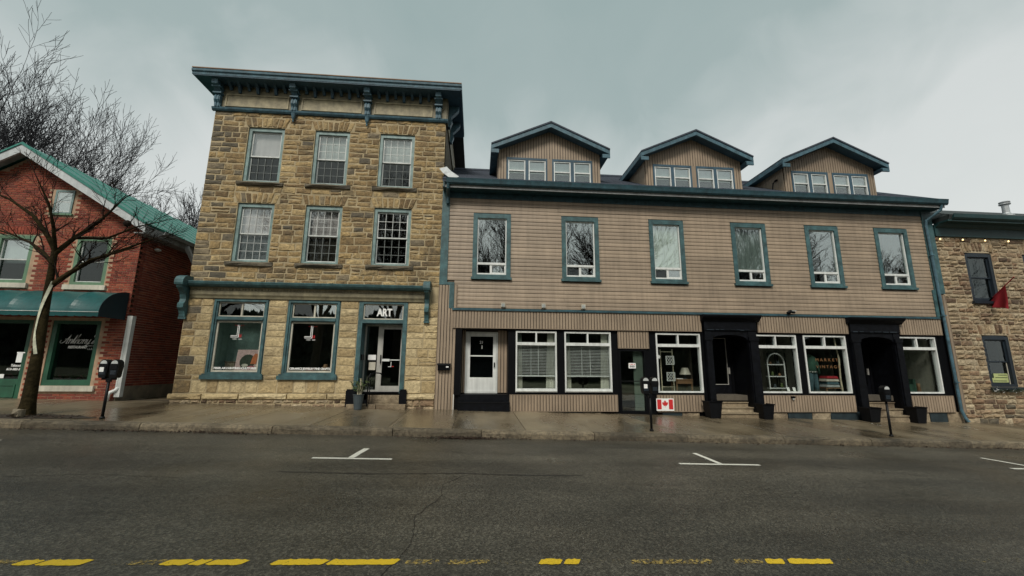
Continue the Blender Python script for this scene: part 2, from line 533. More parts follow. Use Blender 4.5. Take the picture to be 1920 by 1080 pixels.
def wall_holes(mb, x0, x1, z0, z1, holes, y, depth):
    """front sheet at y with rectangular openings and their reveals"""
    xs = sorted({x0, x1} | {min(max(h[i], x0), x1) for h in holes for i in (0, 1)})
    zs = sorted({z0, z1} | {min(max(h[i], z0), z1) for h in holes for i in (2, 3)})
    for a, b in zip(xs, xs[1:]):
        for c, d in zip(zs, zs[1:]):
            mx_, mz = (a + b) / 2, (c + d) / 2
            if any(h[0] < mx_ < h[1] and h[2] < mz < h[3] for h in holes):
                continue
            mb.face([(a, y, c), (b, y, c), (b, y, d), (a, y, d)])
            mb.face([(a, y + depth, c), (a, y + depth, d), (b, y + depth, d), (b, y + depth, c)])
    for h in holes:
        a, b, c, d = h[:4]
        e_ = y + depth
        mb.face([(a, y, c), (a, y, d), (a, e_, d), (a, e_, c)])
        mb.face([(b, y, c), (b, e_, c), (b, e_, d), (b, y, d)])
        mb.face([(a, y, d), (b, y, d), (b, e_, d), (a, e_, d)])
        mb.face([(a, y, c), (a, e_, c), (b, e_, c), (b, y, c)])
def stone(mb, q, y, proud, rg, nx=3, nz=2, inset=0.022, jit=0.012):
    """rock-faced block on the corners q = bl, br, tr, tl (x, z)"""
    bl, br, tr, tl = [Vector((p[0], p[1])) for p in q]
    def bil(u, w):
        return bl * (1 - u) * (1 - w) + br * u * (1 - w) + tr * u * w + tl * (1 - u) * w
    W_ = max((br - bl).length, 0.03)
    H_ = max((tl - bl).length, 0.03)
    iu, iw = min(0.2, inset / W_), min(0.25, inset / H_)
    b = len(mb.v)
    for j in range(nz + 1):
        for i in range(nx + 1):
            u, w = i / nx, j / nz
            p = bil(iu + u * (1 - 2 * iu), iw + w * (1 - 2 * iw))
            edge = i in (0, nx) or j in (0, nz)
            yy = y - proud * (rg.uniform(0.45, 0.9) if edge else rg.uniform(0.8, 1.35))
            mb.v.append((p.x + rg.uniform(-jit, jit), yy, p.y + rg.uniform(-jit, jit)))
    ring = [(i, 0) for i in range(nx)] + [(nx, j) for j in range(nz)] + [(i, nz) for i in range(nx, 0, -1)] + [(0, j) for j in range(nz, 0, -1)]
    o = len(mb.v)
    for i, j in ring:
        p = bil(i / nx, j / nz)
        mb.v.append((p.x + rg.uniform(-jit, jit) * 0.5, y + 0.012, p.y + rg.uniform(-jit, jit) * 0.5))
    for j in range(nz):
        for i in range(nx):
            k = b + j * (nx + 1) + i
            mb.f.append((k, k + 1, k + nx + 2, k + nx + 1))
            mb.r.append(mb.cur)
    L = len(ring)
    for k in range(L):
        i0, j0 = ring[k]
        i1, j1 = ring[(k + 1) % L]
        mb.f.append((o + k, o + (k + 1) % L, b + j1 * (nx + 1) + i1, b + j0 * (nx + 1) + i0))
        mb.r.append(mb.cur)
def courses(z0, z1, h, rg):
    n = max(1, round((z1 - z0) / h))
    w = [rg.uniform(0.75, 1.3) for _ in range(n)]
    s_ = sum(w)
    out, z = [], z0
    for x in w:
        out.append((z, z + (z1 - z0) * x / s_))
        z += (z1 - z0) * x / s_
    return out
def coursed(x0, x1, z0, z1, holes, h, wmin, wmax, rg, split=0.25, gap=0.014, breaks=()):
    """list of stone corner quads laid in courses around the openings"""
    zs = sorted({z0, z1} | {z for z in breaks if z0 < z < z1} | {hh[i] for hh in holes for i in (2, 3) if z0 < hh[i] < z1})
    zz = [zs[0]]
    for z in zs[1:]:
        if z - zz[-1] > 0.1 or z == zs[-1]:
            zz.append(z)
    out = []
    for a, b in zip(zz, zz[1:]):
        for c, d in courses(a, b, h, rg):
            mz = (c + d) / 2
            seg = [(x0, x1)]
            for hh in holes:
                if hh[2] - 0.02 < mz < hh[3] + 0.02:
                    ns_ = []
                    for s0, s1 in seg:
                        if hh[1] <= s0 or hh[0] >= s1:
                            ns_.append((s0, s1))
                        else:
                            if hh[0] - s0 > 0.05:
                                ns_.append((s0, hh[0]))
                            if s1 - hh[1] > 0.05:
                                ns_.append((hh[1], s1))
                    seg = ns_
            for s0, s1 in seg:
                x = s0
                while x < s1 - 0.01:
                    w = rg.uniform(wmin, wmax)
                    if s1 - x - w < wmin * 0.8:
                        w = s1 - x if s1 - x < wmax * 1.15 else (s1 - x) / 2
                    xa, xb = x + gap / 2, x + w - gap / 2
                    if rg.random() < split and d - c > 0.2:
                        zm = c + (d - c) * rg.uniform(0.4, 0.6)
                        out.append(((xa, c + gap / 2), (xb, c + gap / 2), (xb, zm - gap / 2), (xa, zm - gap / 2)))
                        out.append(((xa, zm + gap / 2), (xb, zm + gap / 2), (xb, d - gap / 2), (xa, d - gap / 2)))
                    else:
                        out.append(((xa, c + gap / 2), (xb, c + gap / 2), (xb, d - gap / 2), (xa, d - gap / 2)))
                    x += w
    return out
def lay(T, quads, y, proud, mat_of, rg, parent, name, budget, rest_name, seen=None):
    """the largest quads become pieces of their own, the rest one joined part"""
    def size(q):
        return abs((q[1][0] - q[0][0]) * (q[3][1] - q[0][1])) * (1 if seen is None or seen(q) else 0.01)
    order = sorted(range(len(quads)), key=lambda i: -size(quads[i]))
    big = set(order[:budget])
    rest = {}
    for i, q in enumerate(quads):
        m = mat_of(q)
        pr = proud * rg.uniform(0.6, 1.3)
        rv = rg.random()
        if i in big:
            mb = MB()
            mb.cur = rv
            stone(mb, q, y, pr, rg)
            T.add(name, mb, m, parent)
        else:
            mb = rest.setdefault(m, MB())
            mb.cur = rv
            stone(mb, q, y, pr, rg)
    for m, mb in rest.items():
        T.add(rest_name, mb, m, parent, 'stuff')
def vsiding(mb, x0, x1, z0, z1, y, pitch=0.1, top=None, gap=0.024, th=0.022):
    n = max(1, round((x1 - x0) / pitch))
    p = (x1 - x0) / n
    for i in range(n):
        a, b = x0 + i * p + gap / 2, x0 + (i + 1) * p - gap / 2
        ta, tb = (top(a), top(b)) if top else (z1, z1)
        if ta - z0 < 0.02 and tb - z0 < 0.02:
            continue
        mb.xz([(a, z0), (b, z0), (b, tb), (a, ta)], y - th, y + 0.004)
def text_mesh(body, size, align='CENTER', offset=0.0, shear=0.0, space=1.0, extr=0.0015):
    cu = bpy.data.curves.new('lettering', 'FONT')
    cu.body = body
    cu.size = size
    cu.align_x = align
    cu.offset = offset
    cu.shear = shear
    cu.space_character = space
    cu.extrude = extr
    cu.resolution_u = 3
    o = bpy.data.objects.new('lettering', cu)
    col.objects.link(o)
    dg = bpy.context.evaluated_depsgraph_get()
    me = bpy.data.meshes.new_from_object(o.evaluated_get(dg))
    bpy.data.objects.remove(o)
    bpy.data.curves.remove(cu)
    me.materials.clear()
    return me
def lettering(T, body, size, x, y, z, m, parent, width=None, **k):
    me = text_mesh(body, size, **k)
    sx = 1.0
    if width:
        xs = [v.co.x for v in me.vertices]
        sx = width / max(1e-6, max(xs) - min(xs))
    me.transform(Matrix.Translation((x - T.org[0], y - T.org[1], z - T.org[2])) @ Matrix.Rotation(math.pi / 2, 4, 'X') @ Matrix.Diagonal((sx, 1, 1, 1)))
    me.name = 'lettering'
    return put('lettering', me, m, parent)
def stroke(mb, pts, r, y, sub=6):
    """smooth pen stroke through (x, z) points, flat against the plane y"""
    P_ = [Vector((p[0], p[1])) for p in pts]
    out = []
    for i in range(len(P_) - 1):
        p0, p1, p2, p3 = P_[max(0, i - 1)], P_[i], P_[i + 1], P_[min(len(P_) - 1, i + 2)]
        for k in range(sub):
            t_ = k / sub
            out.append(0.5 * ((2 * p1) + (p2 - p0) * t_ + (2 * p0 - 5 * p1 + 4 * p2 - p3) * t_ ** 2 + (3 * p1 - p0 - 3 * p2 + p3) * t_ ** 3))
    out.append(P_[-1])
    for a, b in zip(out, out[1:]):
        d = b - a
        if d.length < 1e-6:
            continue
        w = r * (0.55 + 0.75 * abs(d.y) / d.length)      # down-strokes are broader, as with a pen
        n_ = Vector((-d.y, d.x)).normalized() * w
        e2 = d.normalized() * w * 0.3
        mb.face([(a.x - n_.x - e2.x, y, a.y - n_.y - e2.y), (b.x - n_.x + e2.x, y, b.y - n_.y + e2.y), (b.x + n_.x + e2.x, y, b.y + n_.y + e2.y), (a.x + n_.x - e2.x, y, a.y + n_.y - e2.y)])
def pane(T, parent, x0, x1, z0, z1, y, m='glass'):
    return T.add('pane', MB().box(x0, x1, y, y + 0.006, z0, z1), m, parent)

# ================================================================== SETTING
GRADE = -0.025
KERB_Y = -3.9
def g(x):
    return GRADE * max(-70, min(70, x))
def gs(x, y=0.0):
    return 0.165 + 0.022 * (y - KERB_Y) + g(x)
def strip(mb, x0, x1, y0, y1, f, n=1):
    for i in range(n):
        a, b = x0 + (x1 - x0) * i / n, x0 + (x1 - x0) * (i + 1) / n
        mb.face([(a, y0, f(a, y0)), (b, y0, f(b, y0)), (b, y1, f(b, y1)), (a, y1, f(a, y1))])
mb = MB()
strip(mb, -400, 400, -500, 500, lambda x, y: g(x) - 0.25, 80)
struct('ground', mb, 'earth')
mb = MB()
strip(mb, -70, 70, -17.2, KERB_Y + 0.02, lambda x, y: g(x), 40)
road = struct('road', mb, 'asphalt')
mb = MB()
strip(mb, -40, 60, KERB_Y + 0.1, 0.6, lambda x, y: gs(x, y) - 0.014, 40)
sidewalk = struct('sidewalk', mb, 'soil')
mb = MB()
strip(mb, -11.2, -9.1, 0.0, 16, lambda x, y: gs(x, 0) - 0.004, 2)
struct('alley', mb, 'wet_concrete')
# slabs with open joints
def slab(name, x0, x1, y0, y1, zf, th, m, parent, rnd, round_=0.0):
    b = MB()
    b.cur = rnd
    top = [(x0, y0), (x1, y0), (x1, y1), (x0, y1)]
    c = 0.008
    t_in = [(x0 + c, y0 + c), (x1 - c, y0 + c), (x1 - c, y1 - c), (x0 + c, y1 - c)]
    n = 0
    b.v = [(x, y, zf(x, y) - th) for x, y in top] + [(x, y, zf(x, y) - c) for x, y in top] + [(x, y, zf(x, y)) for x, y in t_in]
    for k in (0, 4):
        for i in range(4):
            j = (i + 1) % 4
            b.f.append((k + i, k + j, k + 4 + j, k + 4 + i))
            b.r.append(rnd)
    b.f.append((8, 9, 10, 11))
    b.r.append(rnd)
    ox, oy = (x0 + x1) / 2, (y0 + y1) / 2
    org = (ox, oy, zf(ox, oy))
    return put(name, b.mesh(name, org), m, parent, loc=org)
rs = random.Random(3)
x = -33.0
while x < 46:
    w = rs.choice([1.5, 1.62, 1.75])
    off = rs.uniform(-0.006, 0.006)
    slab('slab', x + 0.006, x + w - 0.006, KERB_Y + 0.2, -0.004, lambda a, b, o=off: gs(a, b) + o * 0.4, 0.12, 'wet_concrete', sidewalk, rs.random())
    x += w
kerb = None
x = -34.0
kerb_mb = MB()
strip(kerb_mb, -34, 47, KERB_Y + 0.04, KERB_Y + 0.16, lambda a, b: g(a) + 0.09, 20)
kerb = struct('kerb', kerb_mb, 'soil')
def kerb_piece(x0, x1, rnd, rg):
    b = MB()
    b.cur = rnd
    n = 7
    prof = [(0.0, -0.1), (-0.004, 0.10), (0.012, 0.140), (0.05, 0.162), (0.19, 0.168), (0.196, 0.02)]
    for i in range(n + 1):
        xx = x0 + (x1 - x0) * i / n
        for k, (dy, dz) in enumerate(prof):
            jj = 0.012 if k in (1, 2, 3) else 0.003
            b.v.append((xx, KERB_Y + dy + rg.uniform(-jj, jj), g(xx) + dz + rg.uniform(-jj, jj) * 0.6))
    m_ = len(prof)
    for i in range(n):
        for k in range(m_ - 1):
            b.f.append((i * m_ + k, (i + 1) * m_ + k, (i + 1) * m_ + k + 1, i * m_ + k + 1))
            b.r.append(rnd)
    b.f.append(tuple(range(m_)))
    b.f.append(tuple(n * m_ + k for k in reversed(range(m_))))
    b.r += [rnd] * 2
    org = ((x0 + x1) / 2, KERB_Y + 0.1, g((x0 + x1) / 2))
    put('kerb_stone', b.mesh('kerb_stone', org), 'kerb_concrete', kerb, loc=org, smooth=False)
while x < 47:
    w = rs.uniform(1.9, 3.0)
    kerb_piece(x + 0.008, x + w - 0.008, rs.random(), rs)
    x += w
# far side of the street: kerb, path and park lawn (seen in the window reflections)
mb = MB()
strip(mb, -70, 70, -120, -17.2, lambda x, y: g(x) + 0.12, 20)
mb.face([(-70, -17.2, g(-70) - 0.2), (70, -17.2, g(70) - 0.2), (70, -17.2, g(70) + 0.12), (-70, -17.2, g(-70) + 0.12)])
struct('park_lawn', mb, 'park_grass')

# ---- road markings, each stroke a part of the road
def mark(name, poly, m, lift=0.004):
    b = MB()
    cx = sum(p[0] for p in poly) / len(poly)
    cy = sum(p[1] for p in poly) / len(poly)
    org = (cx, cy, g(cx) + lift)
    b.face([(px, py, g(px) + lift) for px, py in poly])
    return put(name, b.mesh(name, org), m, road, loc=org)
def ragged(x0, x1, yc, hw, rg):
    n = max(4, int((x1 - x0) / 0.022))
    a = [(x0 + (x1 - x0) * i / n, yc - hw * rg.uniform(0.8, 1.06) * (1 if 0 < i < n else 0.75)) for i in range(n + 1)]
    b = [(x0 + (x1 - x0) * i / n + 0.035, yc + hw * rg.uniform(0.7, 1.12) * (1 if 0 < i < n else 0.75)) for i in range(n, -1, -1)]
    return a + b
for a, b in ((-3.52, -3.37), (-3.35, -3.02), (-2.45, -2.25), (-2.235, -2.12), (-2.105, -1.83), (-1.61, -1.20), (-1.175, -0.63), (0.56, 0.745), (0.775, 0.905), (2.58, 2.745), (2.79, 3.2), (5.2, 5.6), (-5.6, -4.9), (-7.4, -6.6)):
    mark('centre_line_stroke', ragged(a, b, -10.29, 0.055, rs), 'yellow_road_paint')
for a, b in ((-0.56, -0.30), (-0.22, 0.12), (1.36, 1.58), (1.52, 2.08), (2.28, 2.55), (-2.7, -2.46), (-3.75, -3.55)):
    mark('centre_line_stroke', ragged(a, b, -10.29, 0.045, rs), 'faded_yellow_paint')
for a in (-9.0, -6.0, -3.9, -1.7, 0.2, 2.2, 4.4):
    mark('centre_line_residue', ragged(a, a + 1.95, -10.29, 0.055, rs), 'ghost_yellow_paint', 0.003)
def bar(p, q, w, m='white_road_paint', lift=0.004):
    p, q = Vector(p), Vector(q)
    d = (q - p).normalized()
    n = Vector((-d.y, d.x)) * w / 2
    k = 5
    pts = [p + (q - p) * i / k - n * rs.uniform(0.85, 1.1) for i in range(k + 1)] + [p + (q - p) * i / k + n * rs.uniform(0.85, 1.1) for i in range(k, -1, -1)]
    mark('parking_line', [(v.x, v.y) for v in pts], m, lift)
bar((-2.75, -6.35), (-1.41, -6.35), 0.10)
bar((-2.12, -6.29), (-2.06, -5.43), 0.115)
bar((3.74, -6.33), (5.28, -6.33), 0.10)
bar((4.55, -6.27), (4.57, -5.28), 0.10)
bar((10.5, -6.28), (12.0, -6.28), 0.10)
bar((11.24, -6.22), (11.21, -5.22), 0.10)
bar((-9.6, -6.35), (-8.3, -6.35), 0.10)
bar((-8.85, -6.29), (-8.75, -5.25), 0.10)
# old tar seams and a sealed crack
paint('tar', (0.020, 0.018, 0.016), 0.45, 0.4, 8, 0.004, 60, streak=False)
def seam(pts, w, name='tar_seam'):
    L_, R_ = [], []
    P_ = []
    for a, b in zip(pts, pts[1:]):
        n = max(2, int((Vector(b) - Vector(a)).length / 0.09))
        P_ += [Vector(a).lerp(Vector(b), i / n) + Vector((rs.uniform(-0.012, 0.012), rs.uniform(-0.012, 0.012))) for i in range(n)]
    P_.append(Vector(pts[-1]))
    for i, p in enumerate(P_):
        d = (P_[min(i + 1, len(P_) - 1)] - P_[max(i - 1, 0)]).normalized()
        n_ = Vector((-d.y, d.x)) * w * rs.uniform(0.35, 1.1) * (0.2 if i in (0, len(P_) - 1) else 1)
        L_.append(p + n_)
        R_.append(p - n_)
    b = MB()
    for i in range(len(P_) - 1):
        b.face([(q.x, q.y, g(q.x) + 0.003) for q in (L_[i], L_[i + 1], R_[i + 1], R_[i])])
    put(name, b.mesh(name), 'tar', road)
seam([(-2.9, -7.32), (-1.6, -7.38), (-0.2, -7.28), (0.9, -7.34), (1.7, -7.30)], 0.035)
seam([(-0.15, -7.4), (-0.42, -7.9), (-0.40, -8.5), (-0.62, -9.2), (-0.55, -9.9), (-0.7, -10.6)], 0.007, 'sealed_crack')
seam([(6.3, -6.2), (7.6, -6.9), (9.0, -7.3), (10.8, -7.9), (12.5, -8.1)], 0.006, 'sealed_crack')
seam([(-6.6, -7.9), (-5.2, -7.6), (-3.9, -7.75)], 0.008, 'sealed_crack')
# wind-blown leaf litter and grit along the kerb
def litter(name, spots, rg, label):
    b = MB()
    for cx, cy, sx, sy, n, lift in spots:
        for _ in range(n):
            px, py = rg.gauss(cx, sx), rg.gauss(cy, sy)
            py = min(py, KERB_Y - 0.03) if lift is None else py
            z = (g(px) if lift is None else lift(px, py)) + rg.uniform(0.004, 0.03)
            a, s_ = rg.uniform(0, 6.28), rg.uniform(0.012, 0.04)
            dx, dy, t_ = math.cos(a) * s_, math.sin(a) * s_, rg.uniform(-0.02, 0.02)
            b.cur = rg.random()
            b.face([(px - dx, py - dy, z), (px + dy * 0.5, py - dx * 0.5, z + t_), (px + dx, py + dy, z + 0.01), (px - dy * 0.5, py + dx * 0.5, z - t_ * 0.3)])
    o = put(name, b.mesh(name), 'litter', None, 'stuff', label)
    o['category'] = 'leaf litter'
rl = random.Random(5)
litter('leaf_litter', [(-0.2, -4.03, 0.30, 0.06, 700, None), (-0.5, -4.1, 0.5, 0.1, 120, None), (-5.6, -4.0, 0.5, 0.07, 160, None), (-7.2, -4.0, 1.0, 0.06, 150, None), (3, -4.0, 3, 0.05, 120, None), (9, -3.98, 3, 0.05, 160, None), (-10, -3.98, 1.5, 0.05, 160, None), (14, -3.98, 1.2, 0.06, 140, None)], rl, 'brown leaf litter gathered against the kerb along the street')

# ================================================================== LIMESTONE BLOCK (three storeys, ART gallery)
SX0, SX1 = -9.32, -1.31
S = Thing('stone_building', 'three storey tan limestone block with bracketed blue cornice and ART doorway', 'building', (-5.3, 0.0, gs(-5.3)))
up_win = [(-8.13, -6.91, 7.80, 9.85), (-5.87, -4.67, 7.80, 9.85), (-3.62, -2.39, 7.80, 9.85), (-8.15, -6.96, 4.98, 7.04), (-5.93, -4.71, 4.98, 7.04), (-3.64, -2.37, 4.98, 7.04)]
shop_win = [(-8.47, -6.76, 1.31, 3.74), (-6.17, -4.49, 1.31, 3.74)]
door_hole = (-3.90, -2.31, 0.30, 3.74)
holes = up_win + shop_win + [door_hole]
mb = MB()
wall_holes(mb, SX0, SX1, -0.3, 11.36, holes, 0.0, 0.30)
s_wall = S.add('front_wall', mb, 'mortar')
mb = MB()
mb.box(SX0, SX0 + 0.3, 0.30, 10, -0.3, 11.36).box(SX1 - 0.3, SX1, 0.30, 10, -0.3, 11.36).box(SX0 + 0.3, SX1 - 0.3, 9.7, 10, -0.3, 11.36)
S.add('side_wall', mb, 'weathered_limestone')
mb = MB()
for z in (0.55, 4.3, 7.35, 11.2):
    mb.box(SX0 + 0.3, SX1 - 0.3, 0.30, 9.7, z, z + 0.2)
mb.box(SX0 + 0.31, SX1 - 0.31, 3.2, 3.35, 0.75, 11.2)
mb.box(-4.2, -4.1, 0.9, 3.2, 0.75, 4.3)
S.add('floor', mb, 'interior')
# stones
rq = random.Random(21)
sills = [(h[0] - 0.17, h[1] + 0.17, h[2] - 0.15, h[2]) for h in up_win]
lint = [(h[0] - 0.14, h[1] + 0.14, h[3], h[3] + 0.38) for h in up_win]
band = (SX0 - 1, SX1 + 1, 3.74, 4.26)
quads = coursed(SX0 - 0.01, SX1 + 0.01, 4.26, 10.42, up_win + sills + lint, 0.205, 0.24, 0.62, rq, 0.12, 0.02)
quads += coursed(SX0 - 0.01, SX1 + 0.01, 0.76, 3.74, shop_win + [door_hole, (-8.56, -6.66, 1.17, 1.31), (-6.26, -4.40, 1.17, 1.31)], 0.28, 0.30, 0.62, rq, 0.06, 0.018)
for h in lint:                                   # splayed stones over each window
    n = 8
    for i in range(n):
        u0, u1 = i / n, (i + 1) / n
        c = (h[0] + h[1]) / 2
        w0, w1 = (h[1] - h[0]) * 0.44, (h[1] - h[0]) * 0.52
        t0 = h[3] - rq.uniform(0.0, 0.05)
        quads.append(((c - w0 + 2 * w0 * u0 + 0.008, h[2] + 0.01), (c - w0 + 2 * w0 * u1 - 0.008, h[2] + 0.01), (c - w1 + 2 * w1 * u1 - 0.008, t0), (c - w1 + 2 * w1 * u0 + 0.008, t0)))
quads = [tuple((p[0] + rq.uniform(-0.016, 0.016), p[1] + rq.uniform(-0.02, 0.02)) for p in q) if q[0][1] > 4 else tuple((p[0] + rq.uniform(-0.008, 0.008), p[1] + rq.uniform(-0.009, 0.009)) for p in q) for q in quads]
def limestone_of(q):
    cx, cz = (q[0][0] + q[2][0]) / 2, (q[0][1] + q[2][1]) / 2
    if cz < 3.8 and cx > -8.75:
        return 'dressed_limestone'
    if cx < -8.75 and (cz > 4 or rq.random() < 0.35):
        return 'weathered_limestone' if rq.random() < 0.7 else 'limestone'
    return 'weathered_limestone' if rq.random() < 0.07 else 'limestone'
lay(S, quads, 0.0, 0.024, limestone_of, rq, s_wall, 'stone', 300, 'small_stones')
# plinth ledge and rubble footing
mb = MB()
pl = S.add('plinth', MB().box(SX0 - 0.02, -4.02, -0.02, 0.0, 0.3, 0.58), 'mortar')
for a, b in ((SX0 - 0.1, -3.98), (-2.25, SX1)):
    x = a
    while x < b - 0.05:
        w = min(rq.uniform(0.8, 1.5), b - x)
        m_ = MB()
        m_.cur = rq.random()
        stone(m_, ((x, 0.58), (x + w - 0.012, 0.58), (x + w - 0.012, 0.745), (x, 0.745)), -0.03, 0.06, rq, 4, 2, 0.015, 0.006)
        S.add('ledge_stone', m_, 'dressed_limestone', pl)
        x += w
quads = coursed(SX0 - 0.05, -4.02, 0.1, 0.57, [], 0.11, 0.16, 0.42, rq, 0, 0.02) + coursed(-2.28, SX1, 0.0, 0.57, [], 0.17, 0.2, 0.45, rq, 0, 0.02)
lay(S, quads, -0.02, 0.03, lambda q: 'fieldstone', rq, pl, 'stone', 40, 'small_stones')

def muntin_grid(mb, x0, x1, z0, z1, nc, nr, y, w=0.014):
    for i in range(1, nc):
        xx = x0 + (x1 - x0) * i / nc
        mb.box(xx - w / 2, xx + w / 2, y, y + 0.012, z0, z1)
    for i in range(1, nr):
        zz_ = z0 + (z1 - z0) * i / nr
        mb.box(x0, x1, y + 0.0125, y + 0.022, zz_ - w / 2, zz_ + w / 2)
specs = [  # upper muntins, lower muntins (None: none), shade material, how far down it hangs, lower material
    (None, 'muntin_grey', 'shade_lilac', 0.5, None), ('white_frame', 'muntin_grey', 'shade_grey', 0.5, None), ('white_frame', 'muntin_grey', 'shade_grey', 0.5, None),
    ('white_frame', 'white_frame', 'shade_lilac', 1.0, None), ('white_frame', 'muntin_grey', 'shade_lilac', 0.5, 'shade_brown'), ('white_frame', 'muntin_grey', None, 0.5, None)]
for (x0, x1, z0, z1), (um, lm, sh, ext, low) in zip(up_win, specs):
    mb = MB().frame(x0, x1, z0, z1, 0.105, 0.05, 0.20, 0.13, 0.07)
    win = S.add('window', mb, 'pale_teal_paint')
    a, b, c, d = x0 + 0.105, x1 - 0.105, z0 + 0.07, z1 - 0.13
    mid = (c + d) / 2
    S.add('sash', MB().frame(a, b, mid - 0.02, d, 0.05, 0.115, 0.15, 0.05, 0.045), 'white_frame', win)
    S.add('sash', MB().frame(a, b, c, mid + 0.02, 0.045, 0.152, 0.19, 0.04, 0.055), 'white_frame', win)
    pane(S, win, a + 0.05, b - 0.05, mid + 0.025, d - 0.05, 0.13, 'glass')
    pane(S, win, a + 0.045, b - 0.045, c + 0.055, mid - 0.02, 0.17, 'dark_glass')
    if um:
        m_ = MB()
        muntin_grid(m_, a + 0.05, b - 0.05, mid + 0.025, d - 0.05, 4, 3, 0.105, 0.016)
        S.add('muntins', m_, um, win)
    m_ = MB()
    muntin_grid(m_, a + 0.045, b - 0.045, c + 0.055, mid - 0.02, 4, 3, 0.147, 0.013)
    S.add('muntins', m_, lm, win)
    if sh:
        S.add('roller_shade', MB().box(a - 0.05, b + 0.05, 0.24, 0.245, d - (d - c) * ext, d + 0.02), sh, win)
    if low:
        S.add('lower_shade', MB().box(a - 0.05, b + 0.05, 0.25, 0.255, c - 0.03, mid), low, win)
    sl = MB()
    sl.cur = 0.2
    stone(sl, ((x0 - 0.16, z0 - 0.145), (x1 + 0.16, z0 - 0.145), (x1 + 0.16, z0 - 0.002), (x0 - 0.16, z0 - 0.002)), 0.02, 0.12, rq, 5, 2, 0.006, 0.004)
    sl.box(x0 + 0.002, x1 - 0.002, 0.0, 0.22, z0 - 0.06, z0 - 0.004)
    S.add('sill', sl, 'weathered_limestone', win)

# shop windows
txt = [('FIBER ART', 'PAINTINGS', 'SCULPTURES'), ('CERAMICS', 'JEWELRY', 'FINE CRAFTS')]
for k, (x0, x1, z0, z1) in enumerate(shop_win):
    mb = MB().frame(x0, x1, z0, z1, 0.14, 0.01, 0.24, 0.10, 0.10)
    mb.frame(x0 + 0.03, x1 - 0.03, z0 + 0.02, z1 - 0.03, 0.06, -0.025, 0.01)
    mb.box(x0 + 0.14, x1 - 0.14, 0.0, 0.2, 3.03, 3.16)
    mb.box(x0 + 0.14, x1 - 0.14, -0.03, 0.0, 3.055, 3.10)
    win = S.add('shop_window', mb, 'teal_paint')
    S.add('sill', MB().box(x0 - 0.09, x1 + 0.07, -0.09, 0.1, z0 - 0.125, z0 + 0.0).box(x0 - 0.05, x1 + 0.04, -0.05, 0.1, z0 + 0.001, z0 + 0.05), 'teal_paint', win)
    a, b = x0 + 0.14, x1 - 0.14
    S.add('sash', MB().frame(a, b, z0 + 0.10, 3.03, 0.055, 0.06, 0.12), 'off_white', win)
    S.add('transom_sash', MB().frame(a, b, 3.16, z1 - 0.10, 0.04, 0.06, 0.12).box((a + b) / 2 - 0.025, (a + b) / 2 + 0.025, 0.06, 0.12, 3.20, z1 - 0.14), 'off_white', win)
    g1 = pane(S, win, a + 0.055, b - 0.055, z0 + 0.155, 2.975, 0.09)
    pane(S, win, a + 0.04, (a + b) / 2 - 0.025, 3.20, z1 - 0.14, 0.09, 'dark_glass')
    pane(S, win, (a + b) / 2 + 0.025, b - 0.04, 3.20, z1 - 0.14, 0.09, 'upper_glass')
    cx = (a + b) / 2
    # gallery mark on the glass: a doubled white L with a small red figure
    m_ = MB()
    for dx, dz in ((0.0, 0.0), (-0.045, 0.045)):
        m_.box(cx - 0.03 + dx, cx - 0.012 + dx, 0.078, 0.082, 2.50 + dz, 2.90)
        m_.box(cx - 0.26, cx - 0.03 + dx, 0.078, 0.082, 2.50 + dz, 2.518 + dz)
    S.add('gallery_mark', m_, 'white_print', win)
    m_ = MB().box(cx + 0.0, cx + 0.018, 0.078, 0.082, 2.50, 2.60).box(cx + 0.03, cx + 0.075, 0.078, 0.082, 2.53, 2.545).box(cx + 0.045, cx + 0.065, 0.078, 0.082, 2.50, 2.60)
    for q in range(5):
        m_.box(cx - 0.15 + q * 0.06, cx - 0.13 + q * 0.06, 0.078, 0.082, 2.875, 2.89)
    S.add('gallery_mark', m_, 'red_print', win)
    S.add('gallery_mark', MB().box(cx - 0.19, cx - 0.06, 0.078, 0.082, 2.44, 2.455).box(cx - 0.01, cx + 0.09, 0.078, 0.082, 2.44, 2.455), 'white_print', win)
    ww = [(0.42, 0.44, 0.50), (0.40, 0.36, 0.48)][k]
    xx = a + 0.07
    gap_ = (b - a - 0.14 - sum(ww)) / 2
    for word, wd in zip(txt[k], ww):
        lettering(S, word, 0.085, xx + wd / 2, 0.082, 1.50, 'white_print', win, width=wd, offset=0.004)
        xx += wd + gap_
S.add('display_floor', MB().box(-8.6, -4.35, 0.30, 1.1, 1.22, 1.40), 'interior_pale')
S.add('display_backing', MB().box(-8.45, -6.70, 0.95, 1.0, 1.40, 3.3).box(-8.45, -8.40, 0.32, 0.95, 1.40, 3.3), 'interior_teal')
# entrance
x0, x1, z0, z1 = door_hole
mb = MB()
mb.box(x0, x0 + 0.14, -0.02, 0.5, 0.76, z1).box(x1 - 0.14, x1, -0.02, 0.5, 0.76, z1)
mb.box(x0 + 0.14, x1 - 0.14, -0.02, 0.5, z1 - 0.08, z1).box(x0 + 0.14, x1 - 0.14, -0.025, 0.5, 3.02, 3.14)
ent = S.add('door_surround', mb, 'teal_paint')
pane(S, ent, x0 + 0.18, x1 - 0.18, 3.18, z1 - 0.12, 0.05, 'glass')
S.add('transom_frame', MB().frame(x0 + 0.14, x1 - 0.14, 3.14, z1 - 0.08, 0.04, 0.03, 0.09), 'off_white', ent)
lettering(S, 'ART', 0.34, (x0 + x1) / 2 + 0.03, 0.044, 3.27, 'white_print', ent, width=0.50, offset=0.012)
mb = MB().frame(-3.77, -2.44, 0.80, 3.02, 0.055, 0.46, 0.53).box(-3.32, -3.22, 0.46, 0.53, 0.855, 2.965)
mb.frame(-3.22, -2.495, 0.855, 2.965, 0.07, 0.465, 0.525, 0.1, 0.13)
